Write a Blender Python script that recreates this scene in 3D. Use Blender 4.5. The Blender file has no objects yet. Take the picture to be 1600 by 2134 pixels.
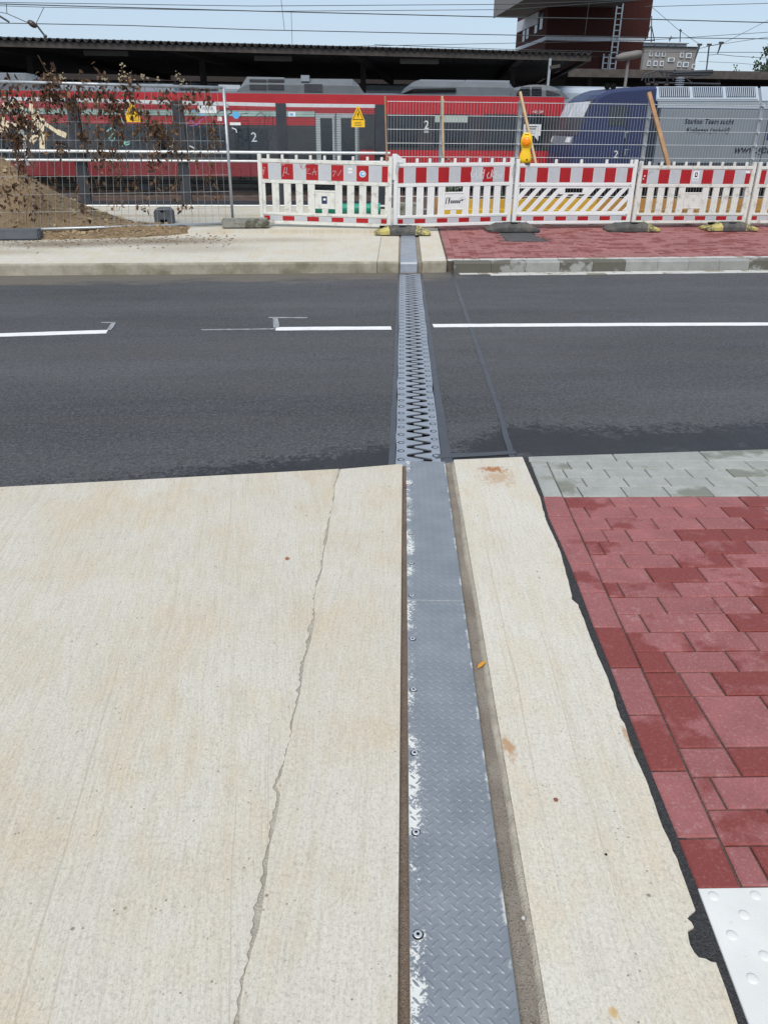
import bpy, bmesh, math, random
from mathutils import Vector, Matrix, noise
random.seed(7)
scene = bpy.context.scene
COL = scene.collection
V = Vector
R = math.radians

# ------------------------------------------------------------------ camera
CAM_H, PITCH, YAW, ROLL, FPX = 1.35, R(26.5), R(5.2), .0089, 1603.0
F_ = V((math.sin(YAW)*math.cos(PITCH), math.cos(YAW)*math.cos(PITCH), -math.sin(PITCH)))
R0 = V((math.cos(YAW), -math.sin(YAW), 0)); U0 = R0.cross(F_)
RX = math.cos(ROLL)*R0 + math.sin(ROLL)*U0
UX = -math.sin(ROLL)*R0 + math.cos(ROLL)*U0
cd = bpy.data.cameras.new('camera'); cam = bpy.data.objects.new('camera', cd); COL.objects.link(cam)
cd.sensor_fit = 'VERTICAL'; cd.sensor_height = 24.0; cd.lens = 24.0*FPX/2134.0
cd.clip_start = .05; cd.clip_end = 3000
m3 = Matrix((RX, UX, -F_)).transposed()
cam.matrix_world = Matrix.Translation((0, 0, CAM_H)) @ m3.to_4x4()
scene.camera = cam

# ------------------------------------------------------------------ sky, sun, exposure
SUN_EL, SUN_AZ = R(52), R(200)          # azimuth clockwise from +Y
w = bpy.data.worlds.new('World'); scene.world = w; w.use_nodes = True
nt = w.node_tree; nt.nodes.clear()
sky = nt.nodes.new('ShaderNodeTexSky'); sky.sky_type = 'NISHITA'; sky.sun_disc = False
sky.sun_elevation = SUN_EL; sky.sun_rotation = SUN_AZ
sky.air_density = 1.0; sky.dust_density = 1.2; sky.ozone_density = 1.5; sky.altitude = 50
bg = nt.nodes.new('ShaderNodeBackground'); bg.inputs[1].default_value = .074
wo = nt.nodes.new('ShaderNodeOutputWorld')
veil = nt.nodes.new('ShaderNodeMix'); veil.data_type = 'RGBA'; veil.inputs[0].default_value = .72; veil.inputs[7].default_value = (3.75, 4.6, 5.65, 1)
nt.links.new(sky.outputs[0], veil.inputs[6]); nt.links.new(veil.outputs[2], bg.inputs[0]); nt.links.new(bg.outputs[0], wo.inputs[0])
sl = bpy.data.lights.new('sun', 'SUN'); so = bpy.data.objects.new('sun', sl); COL.objects.link(so)
sl.energy = 1.5; sl.angle = R(40); sl.color = (1, .925, .83)
sd = V((math.sin(SUN_AZ)*math.cos(SUN_EL), math.cos(SUN_AZ)*math.cos(SUN_EL), math.sin(SUN_EL)))
so.rotation_euler = sd.to_track_quat('Z', 'Y').to_euler()
scene.view_settings.view_transform = 'Standard'; scene.view_settings.look = 'None'
scene.view_settings.exposure = 1.0; scene.view_settings.gamma = 1
scene.view_settings.use_curve_mapping = False

# ------------------------------------------------------------------ survey helpers (photo point -> place)
def ray(u, v): return F_ + RX*((u-800)/FPX) - UX*((v-1067)/FPX)
def plane(u, v, z0, s=0, y0=0):
    d = ray(u, v); t = (z0 - s*y0 - CAM_H)/(d.z - s*d.y)
    return V((0, 0, CAM_H)) + d*t
def onY(u, v, Y):
    d = ray(u, v); return V((0, 0, CAM_H)) + d*(Y/d.y)
def onAB(u, v, A, B):                    # vertical plane through ground points A, B
    d = ray(u, v); n = V((-(B[1]-A[1]), B[0]-A[0], 0))
    t = n.dot(V((A[0], A[1], 0)))/n.dot(d)
    return V((0, 0, CAM_H)) + d*t
NS = -.03
def nfz(x, y): return NS*y
def nf(u, v): return plane(u, v, 0, NS, 0)
RZ = -.217
def rd(u, v): return plane(u, v, RZ)
def ffz(x, y): return -.085 + .025*(y-9.63)
def ff(u, v): return plane(u, v, -.085, .025, 9.63)

# ------------------------------------------------------------------ mesh helpers
class MB:
    def __init__(s): s.v = []; s.f = []
    def add(s, vs, fs):
        o = len(s.v); s.v += [tuple(p) for p in vs]; s.f += [tuple(i+o for i in f) for f in fs]; return s
    def box(s, x0, x1, y0, y1, z0, z1, M=None):
        vs = [V((x, y, z)) for z in (z0, z1) for y in (y0, y1) for x in (x0, x1)]
        if M: vs = [M @ p for p in vs]
        return s.add(vs, [(0, 2, 3, 1), (4, 5, 7, 6), (0, 1, 5, 4), (2, 6, 7, 3), (0, 4, 6, 2), (1, 3, 7, 5)])
    def bar(s, p, q, w, h, up=V((0, 0, 1))):
        p = V(p); q = V(q); d = (q-p); L = d.length; d.normalize()
        sx = d.cross(up)
        if sx.length < 1e-4: sx = d.cross(V((0, 1, 0)))
        sx.normalize(); u = sx.cross(d)
        M = Matrix((d, sx, u)).transposed().to_4x4(); M.translation = p
        return s.box(0, L, -w/2, w/2, -h/2, h/2, M)
    def tube(s, p, q, r, n=6, r2=None, cap=True):
        p = V(p); q = V(q); r2 = r if r2 is None else r2
        d = (q-p).normalized(); a = d.cross(V((0, 0, 1)))
        if a.length < 1e-3: a = d.cross(V((0, 1, 0)))
        a.normalize(); b = d.cross(a)
        vs = []
        for c, rr in ((p, r), (q, r2)):
            for i in range(n):
                t = 2*math.pi*i/n; vs.append(c + (a*math.cos(t)+b*math.sin(t))*rr)
        fs = [(i, (i+1) % n, n+(i+1) % n, n+i) for i in range(n)]
        if cap: fs += [tuple(range(n-1, -1, -1)), tuple(range(n, 2*n))]
        return s.add(vs, fs)
    def path(s, pts, r, n=6):
        for a, b in zip(pts, pts[1:]): s.tube(a, b, r, n)
        return s
    def prism(s, poly, d):               # poly: 3-D points (planar), d: extrusion vector
        n = len(poly); poly = [V(p) for p in poly]; d = V(d)
        vs = poly + [p+d for p in poly]
        fs = [tuple(range(n)), tuple(range(2*n-1, n-1, -1))] + [(i, n+i, n+(i+1) % n, (i+1) % n) for i in range(n)]
        return s.add(vs, fs)
    def ring(s, loops, close=True, caps=True):   # loft through loops of equal count
        n = len(loops[0]); vs = [p for l in loops for p in l]; fs = []
        for k in range(len(loops)-1):
            for i in range(n if close else n-1):
                j = (i+1) % n; fs.append((k*n+i, k*n+j, (k+1)*n+j, (k+1)*n+i))
        if caps: fs += [tuple(range(n-1, -1, -1)), tuple(range((len(loops)-1)*n, len(loops)*n))]
        return s.add(vs, fs)
    def lathe(s, prof, c=(0, 0, 0), n=16, ax='z'):
        loops = []
        for r, h in prof:
            l = []
            for i in range(n):
                t = 2*math.pi*i/n
                a, b = r*math.cos(t), r*math.sin(t)
                l.append(V(c) + (V((a, b, h)) if ax == 'z' else V((a, -h, b)) if ax == 'y' else V((h, a, b))))
            loops.append(l)
        return s.ring(loops)
    def build(s, name, mat, parent=None, smooth=False, off=None):
        me = bpy.data.meshes.new(name); me.from_pydata(s.v, [], s.f); me.update()
        bm = bmesh.new(); bm.from_mesh(me); bmesh.ops.recalc_face_normals(bm, faces=bm.faces); bm.to_mesh(me); bm.free()
        if smooth: me.polygons.foreach_set('use_smooth', [True]*len(me.polygons))
        return link(name, me, mat, parent)
def link(name, me, mat, parent=None):
    o = bpy.data.objects.new(name, me); COL.objects.link(o)
    if mat and not me.materials: me.materials.append(mat)
    if parent is not None:
        o.parent = parent
        if parent.get('_w'): o.matrix_parent_inverse = Matrix.Translation(parent.location).inverted()
    return o
def tag(o, label=None, cat=None, group=None, kind=None):
    if label: o['label'] = label
    if cat: o['category'] = cat
    if group: o['group'] = group
    if kind: o['kind'] = kind
    return o
def thing(name, label, cat, loc=(0, 0, 0), group=None, local=False, rot=None):
    o = bpy.data.objects.new(name, None); COL.objects.link(o); o.location = loc; o.empty_display_size = .1
    if rot: o.rotation_euler = rot
    if not local: o['_w'] = 1
    return tag(o, label, cat, group)
def copy_tree(o, parent=None):
    c = o.copy(); COL.objects.link(c)
    if parent is not None: c.parent = parent
    for ch in list(o.children): copy_tree(ch, c)
    return c
def bevel(o, w=.004, seg=1):
    me = o.data; bm = bmesh.new(); bm.from_mesh(me)
    bmesh.ops.bevel(bm, geom=[e for e in bm.edges if len(e.link_faces) == 2 and e.calc_face_angle(0) > .6],
                    offset=w, segments=seg, affect='EDGES', clamp_overlap=True)
    bm.to_mesh(me); bm.free(); return o
def text_mesh(txt, size, shear=0, bold=0):
    c = bpy.data.curves.new('txt', 'FONT'); c.body = txt; c.size = size; c.shear = shear; c.offset = bold
    c.resolution_u = 3; c.extrude = .002
    o = bpy.data.objects.new('txt', c); COL.objects.link(o)
    dg = bpy.context.evaluated_depsgraph_get(); me = bpy.data.meshes.new_from_object(o.evaluated_get(dg))
    bpy.data.objects.remove(o); bpy.data.curves.remove(c); return me
def put_text(txt, origin, width, parent, mat, shear=0, bold=0, M=None, name='lettering', sx=None):
    me = text_mesh(txt, 1, shear, bold)
    xs = [v.co.x for v in me.vertices]; k = width/(max(xs)-min(xs))
    T = Matrix.Translation(origin) @ (M or Matrix.Identity(4)) @ Matrix.Rotation(R(90), 4, 'X') @ Matrix.Diagonal((k, k*(sx or 1), 1, 1)) @ Matrix.Translation((-min(xs), 0, 0))
    me.transform(T); me.materials.clear()
    return link(name, me, mat, parent)
def ribbon(mb, pts, w, n, th=.002):      # flat painted stroke, n = facing direction
    pts = [V(p) for p in pts]; n = V(n)
    L = []; 
    for i, p in enumerate(pts):
        d = (pts[min(i+1, len(pts)-1)] - pts[max(i-1, 0)]).normalized(); s_ = d.cross(n).normalized()*w/2
        L.append((p+s_, p-s_))
    for (a, b), (c, e) in zip(L, L[1:]): mb.prism([a, b, e, c], n*th)
    return mb

# ------------------------------------------------------------------ material helpers
class G:
    def __init__(s, name, rough=.6, metal=0, spec=.5):
        s.m = bpy.data.materials.new(name); s.m.use_nodes = True; s.t = s.m.node_tree; s.t.nodes.clear()
        s.b = s.n('ShaderNodeBsdfPrincipled'); s.o = s.n('ShaderNodeOutputMaterial')
        s.t.links.new(s.b.outputs[0], s.o.inputs[0])
        s.set('Roughness', rough); s.set('Metallic', metal); s.set('Specular IOR Level', spec)
    def n(s, t, **kw):
        x = s.t.nodes.new(t)
        for k, v in kw.items(): setattr(x, k, v)
        return x
    def inp(s, sock, v):
        if isinstance(v, bpy.types.NodeSocket): s.t.links.new(v, sock)
        elif isinstance(v, (tuple, list)) and sock.type == 'RGBA': sock.default_value = tuple(v)[:3]+(1,)
        else: sock.default_value = v
    def set(s, k, v): s.inp(s.b.inputs[k], v)
    def pos(s): return s.n('ShaderNodeNewGeometry').outputs['Position']
    def obj(s): return s.n('ShaderNodeTexCoord').outputs['Object']
    def map(s, vec, scale=(1, 1, 1), rot=(0, 0, 0), loc=(0, 0, 0)):
        x = s.n('ShaderNodeMapping'); s.inp(x.inputs[0], vec); x.inputs['Scale'].default_value = scale
        x.inputs['Rotation'].default_value = rot; x.inputs['Location'].default_value = loc; return x.outputs[0]
    def noise(s, vec, scale, det=3, rough=.55, dist=0):
        x = s.n('ShaderNodeTexNoise'); s.inp(x.inputs['Vector'], vec); x.inputs['Scale'].default_value = scale
        x.inputs['Detail'].default_value = det; x.inputs['Roughness'].default_value = rough; x.inputs['Distortion'].default_value = dist
        return x.outputs[0]
    def vor(s, vec, scale, feat='F1', out='Distance'):
        x = s.n('ShaderNodeTexVoronoi', feature=feat); s.inp(x.inputs['Vector'], vec); x.inputs['Scale'].default_value = scale
        return x.outputs[out]
    def rng(s, v, a, b, c=0., d=1.):
        x = s.n('ShaderNodeMapRange', clamp=True); s.inp(x.inputs[0], v)
        for i, q in enumerate((a, b, c, d)): x.inputs[i+1].default_value = q
        return x.outputs[0]
    def mix(s, f, a, b, mode='MIX'):
        x = s.n('ShaderNodeMix', data_type='RGBA', blend_type=mode); s.inp(x.inputs[0], f)
        s.inp(x.inputs[6], a); s.inp(x.inputs[7], b); return x.outputs[2]
    def ma(s, op, a, b=0, c=0):
        x = s.n('ShaderNodeMath', operation=op); s.inp(x.inputs[0], a); s.inp(x.inputs[1], b); s.inp(x.inputs[2], c); return x.outputs[0]
    def sep(s, v):
        x = s.n('ShaderNodeSeparateXYZ'); s.inp(x.inputs[0], v); return x.outputs
    def bump(s, h, strength=.3, dist=.01):
        x = s.n('ShaderNodeBump'); x.inputs['Strength'].default_value = strength; x.inputs['Distance'].default_value = dist
        s.inp(x.inputs['Height'], h); s.set('Normal', x.outputs[0])
    def rand(s): return s.n('ShaderNodeObjectInfo').outputs['Random']
    def island(s): return s.n('ShaderNodeNewGeometry').outputs['Random Per Island']

def M_(name, col, rough=.55, metal=0, var=.12, sc=4., bump=0, bsc=60, spec=.5, dirt=None, dsc=2.5, dlo=.5, dhi=.75):
    """plain coloured material with cloudy variation, optional grime and fine relief"""
    g = G(name, rough, metal, spec); p = g.obj()
    k = g.rng(g.noise(p, sc, 4), .25, .75, 1-var, 1+var)
    c = g.mix(1., col, (0, 0, 0)); x = g.n('ShaderNodeVectorMath', operation='SCALE')
    g.inp(x.inputs[0], g.mix(0., col, col)); g.inp(x.inputs['Scale'], k); c = x.outputs[0]
    if dirt: c = g.mix(g.rng(g.noise(p, dsc, 6, .7), dlo, dhi), c, dirt)
    g.set('Base Color', c)
    g.set('Roughness', g.rng(g.noise(p, sc*2, 3), .3, .7, rough*.85, min(1, rough*1.15)))
    if bump: g.bump(g.noise(p, bsc, 3), bump, .01)
    return g.m

def concrete(name, base, ang, seed, fine=1., stains=()):
    g = G(name, .85, 0, .25); P = g.pos()
    P0 = g.map(P, loc=(seed, seed*.37, 0))
    wob = g.noise(g.map(P0, (.6, .9, 0)), 1.6, 2)
    x = g.n('ShaderNodeVectorMath', operation='MULTIPLY_ADD'); g.inp(x.inputs[0], g.n('ShaderNodeCombineXYZ').outputs[0])
    cmb = g.n('ShaderNodeCombineXYZ'); g.inp(cmb.inputs[0], g.ma('MULTIPLY', wob, .05))
    ad = g.n('ShaderNodeVectorMath', operation='ADD'); g.inp(ad.inputs[0], P0); g.inp(ad.inputs[1], cmb.outputs[0])
    Q = g.map(ad.outputs[0], (1, 1, 0), (0, 0, ang))
    fineS = g.noise(g.map(Q, (230, 16, 1)), 1., 2, .7)
    strk = g.noise(g.map(Q, (120, 5.5, 1)), 1., 3, .7)
    midS = g.noise(g.map(Q, (30, .9, 1)), 1., 2, .55)
    grv = g.noise(g.map(Q, (110, .2, 1)), 1., 1, .5)
    cloud = g.noise(g.map(P0, (1.5, 1.1, 0)), 1.6, 4, .6)
    cloud2 = g.noise(g.map(P0, (1.2, .75, 0), loc=(7, 3, 0)), 3.3, 5, .65)
    grain = g.noise(P0, 240, 2, .75); blot = g.noise(g.map(P0, (1.25, .85, 0), (0, 0, ang)), 110, 3, .75); lump = g.noise(P0, 34, 4, .7)
    warm = (base[0]*.99, base[1]*.90, base[2]*.76); cool = (base[0]*1.05, base[1]*1.07, base[2]*1.10)
    c = g.mix(g.rng(cloud, .40, .60), cool, base)
    c = g.mix(g.rng(g.ma('ADD', cloud2, g.ma('MULTIPLY', midS, .25)), .56, .78, 0, .75), c, warm)
    dk = tuple(b*.60 for b in base); lt = tuple(min(.9, b*1.25) for b in base)
    c = g.mix(g.rng(lump, .52, .70, 0, .22), c, tuple(b*.72 for b in base))
    c = g.mix(g.rng(midS, .56, .76, 0, .14), c, dk)
    c = g.mix(g.rng(strk, .50, .73, 0, .40*fine), c, dk); c = g.mix(g.rng(strk, .47, .27, 0, .26*fine), c, lt)
    c = g.mix(g.rng(fineS, .50, .76, 0, .34*fine), c, dk)
    c = g.mix(g.rng(blot, .53, .68, 0, .62), c, dk); c = g.mix(g.rng(blot, .46, .32, 0, .45), c, lt)
    c = g.mix(g.rng(grv, .70, .735, 0, .30), c, (base[0]*.55, base[1]*.47, base[2]*.36))
    c = g.mix(g.rng(grain, .52, .68, 0, .50), c, dk)
    sv = g.vor(P0, 62); smask = g.rng(g.noise(P0, 17, 2), .55, .66)
    pit = g.ma('MULTIPLY', g.rng(sv, .17, .10), smask)
    pit2 = g.ma('MULTIPLY', g.rng(g.vor(g.map(P0, loc=(3, 9, 0)), 15), .075, .05), g.rng(g.noise(P0, 5, 2), .50, .58))
    pits = g.ma('MAXIMUM', pit, pit2)
    c = g.mix(g.ma('MULTIPLY', pits, .65), c, (.09, .08, .065))
    for (cx, cy, rx, ry, col, amt) in stains:
        s_ = g.map(P, (1/rx, 1/ry, 0), loc=(-cx/rx, -cy/ry, 0))
        ln = g.n('ShaderNodeVectorMath', operation='LENGTH'); g.inp(ln.inputs[0], s_)
        d = g.ma('ADD', ln.outputs['Value'], g.rng(g.noise(g.map(P, (1.6, .8, 1)), 38, 5, .7), .25, .75, -.75, .75))
        c = g.mix(g.rng(d, 1.0, .35, 0, amt), c, col)
    g.set('Base Color', c)
    h = g.ma('ADD', g.ma('ADD', g.ma('MULTIPLY', fineS, .5), g.ma('MULTIPLY', strk, .7)), g.ma('ADD', g.ma('MULTIPLY', blot, .6), g.ma('MULTIPLY', pits, -1.2)))
    g.bump(h, .35, .004)
    return g.m

def asphalt():
    g = G('asphalt', .7, 0, .22); P = g.pos(); xyz = g.sep(P)
    sp = g.noise(P, 150, 3, .75); st = g.vor(P, 110)
    cloud = g.noise(g.map(P, (.22, 1.1, 1)), 1.1, 6, .68)
    c = g.mix(g.rng(cloud, .34, .66), (.046, .048, .051), (.092, .094, .097))
    g2 = g.noise(P, 42, 4, .8); g3 = g.noise(g.map(P, (1, .7, 1)), 17, 5, .8)
    c = g.mix(g.rng(g2, .50, .68, 0, .8), c, (.135, .137, .14)); c = g.mix(g.rng(g2, .47, .33, 0, .85), c, (.026, .026, .030)); c = g.mix(g.rng(g3, .54, .70, 0, .45), c, (.042, .042, .047))
    c = g.mix(g.rng(sp, .46, .70, 0, .7), c, (.15, .152, .156))
    c = g.mix(g.rng(sp, .42, .28, 0, .9), c, (.018, .018, .021))
    c = g.mix(g.ma('MULTIPLY', g.rng(st, .10, .05), g.rng(g.noise(P, 30, 2), .62, .70)), c, (.28, .28, .28))
    # tyre-worn brownish streaks
    c = g.mix(g.rng(g.noise(g.map(P, (.25, 3.5, 1)), 1., 4), .52, .72, 0, .45), c, (.085, .079, .070))
    # damp margin that crept out from the near gutter
    kerb = g.ma('ADD', g.ma('MULTIPLY', xyz[0], .06), 3.52)
    d = g.ma('SUBTRACT', xyz[1], kerb)
    tongue = g.rng(g.ma('ABSOLUTE', g.ma('SUBTRACT', xyz[0], .35)), .0, 1.5, .34, .0)
    rightw = g.rng(xyz[0], .75, 1.1, 0, .40)
    lim = g.ma('ADD', g.ma('ADD', tongue, rightw), g.rng(g.noise(P, 9, 8, .85), .3, .7, -.20, .26))
    wet = g.rng(g.ma('ADD', g.ma('SUBTRACT', d, lim), g.rng(g2, .3, .7, -.10, .10)), .10, -.02)
    wet = g.ma('MULTIPLY', wet, g.rng(g.noise(g.map(P, (1, 1.6, 1)), 2.2, 5, .7), .30, .42))
    c = g.mix(g.ma('MULTIPLY', wet, .85), c, (.020, .020, .023))
    # damp silt below the far kerb
    fd = g.ma('SUBTRACT', g.ma('ADD', 9.10, g.ma('MULTIPLY', xyz[0], .04)), xyz[1])
    silt = g.rng(g.ma('ADD', fd, g.rng(g.noise(g.map(P, (.6, 2, 1)), 2.4, 5, .7), .3, .7, -.3, .3)), .12, -.18)
    silt = g.ma('MULTIPLY', silt, g.rng(xyz[0], 1.9, 1.4))
    c = g.mix(g.ma('MULTIPLY', silt, .85), c, (.16, .14, .115))
    g.set('Base Color', c)
    r = g.ma('ADD', g.rng(g.noise(P, 3, 3), .3, .7, .66, .80), g.ma('MULTIPLY', wet, -.3)); g.set('Roughness', r)
    g.bump(g.ma('ADD', sp, g.ma('ADD', g.ma('MULTIPLY', g2, 1.2), g.ma('MULTIPLY', st, -.6))), .6, .008)
    return g.m

def paver(name, dry, wet, island=False, wlo=.52, whi=.60, pale=(.5, .4, .4)):
    g = G(name, .75, 0, .35); P = g.pos(); rnd = g.island() if island else g.rand()
    f = g.noise(P, 130, 4, .8); cl = g.noise(P, 9, 4)
    c = g.mix(g.rng(cl, .3, .7), tuple(x*.86 for x in dry), tuple(min(.9, x*1.13) for x in dry))
    c = g.mix(g.rng(g.ma('FRACT', g.ma('MULTIPLY', rnd, 7.3)), 0, 1, 0, .45), c, tuple(x*.70 for x in dry))
    c = g.mix(g.rng(f, .55, .72, 0, .5), c, pale); c = g.mix(g.rng(f, .42, .25, 0, .45), c, tuple(x*.5 for x in dry))
    c = g.mix(g.ma('MULTIPLY', g.rng(g.noise(P, 24, 5, .7), .58, .72), .5), c, pale); c = g.mix(g.rng(g.noise(P, 48, 4, .75), .52, .70, 0, .35), c, tuple(x*.6 for x in dry))
    v = g.ma('ADD', g.noise(P, 5.5, 5, .55), g.ma('MULTIPLY', g.ma('SUBTRACT', rnd, .55), .42))
    w_ = g.rng(v, wlo, whi)
    c = g.mix(w_, c, wet)
    c = g.mix(g.rng(f, .52, .70, 0, .22), c, pale); g.set('Base Color', c); g.set('Roughness', g.rng(w_, 0, 1, .85, .68))
    g.bump(f, .35, .003)
    return g.m

def sand(name, a, b):
    g = G(name, .95, 0, .15); P = g.pos(); f = g.noise(P, 260, 3, .8); v = g.vor(P, 190)
    c = g.mix(g.rng(g.noise(P, 9, 4), .3, .7), a, b)
    c = g.mix(g.rng(f, .52, .68, 0, .85), c, (.05, .04, .032)); c = g.mix(g.rng(v, .25, .1, 0, .6), c, (.55, .48, .40))
    g.set('Base Color', c); g.bump(f, .8, .006); return g.m

def tread_steel():
    """galvanised tread plate, lime scum caught between the lugs along the bolted edge (object X across, from the left edge)"""
    g = G('tread_steel', .42, .15, .5); P = g.obj(); xyz = g.sep(P)
    cl = g.noise(P, 7, 4); f = g.noise(P, 120, 3, .7)
    c = g.mix(g.rng(cl, .3, .7), (.19, .212, .235), (.25, .272, .295))
    c = g.mix(g.rng(f, .5, .8, 0, .25), c, (.13, .15, .17))
    band = g.ma('MULTIPLY', g.rng(xyz[0], .012, .042, 1, 0), g.rng(g.noise(g.map(P, (1, 1, 1), loc=(4, 4, 0)), 15, 3, .6), .44, .56, .45, 1))
    blob = g.noise(g.map(P, (1, .5, 1)), 7.5, 2)
    blob2 = g.rng(g.noise(g.map(P, (1, .8, 1), loc=(2.2, 1.7, 0)), 2.8, 1), .64, .70, 0, .0)
    rag = g.noise(P, 130, 4, .8)
    mask = g.ma('ADD', g.ma('MULTIPLY', g.ma('MAXIMUM', band, g.ma('MULTIPLY', blob2, g.rng(xyz[0], .07, .12, 1, 0))), g.rng(blob, .42, .60, .25, 1.05)), g.rng(rag, .3, .7, -.62, .5))
    edge = g.rng(g.ma('ADD', xyz[0], g.rng(rag, .3, .7, -.006, .006)), .180, .187, 0, .8)
    mask = g.ma('MAXIMUM', g.rng(mask, .47, .55), g.ma('MULTIPLY', edge, g.rng(g.noise(P, 12, 3), .52, .6)))
    mask = g.ma('MULTIPLY', mask, g.rng(xyz[2], .0009, .0005))
    c = g.mix(g.ma('MULTIPLY', mask, .92), c, (.68, .68, .64))
    c = g.mix(g.ma('MULTIPLY', g.rng(g.noise(P, 11, 5, .6), .66, .74), .5), c, (.16, .14, .11))
    g.set('Base Color', c); g.set('Metallic', g.rng(mask, 0, 1, .15, 0)); g.set('Roughness', g.ma('ADD', g.rng(cl, .3, .7, .38, .52), g.ma('MULTIPLY', mask, .35)))
    g.bump(f, .12, .002); return g.m

def glassy(name, tint=(.92, .96, .96), refl=.10):
    m = bpy.data.materials.new(name); m.use_nodes = True; t = m.node_tree; t.nodes.clear()
    a = t.nodes.new('ShaderNodeBsdfTransparent'); a.inputs[0].default_value = tint+(1,)
    b = t.nodes.new('ShaderNodeBsdfGlossy'); b.inputs['Roughness'].default_value = .03
    fr = t.nodes.new('ShaderNodeFresnel'); fr.inputs[0].default_value = 1.4
    x = t.nodes.new('ShaderNodeMixShader'); o = t.nodes.new('ShaderNodeOutputMaterial')
    t.links.new(fr.outputs[0], x.inputs[0]); t.links.new(a.outputs[0], x.inputs[1]); t.links.new(b.outputs[0], x.inputs[2]); t.links.new(x.outputs[0], o.inputs[0])
    return m

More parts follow.
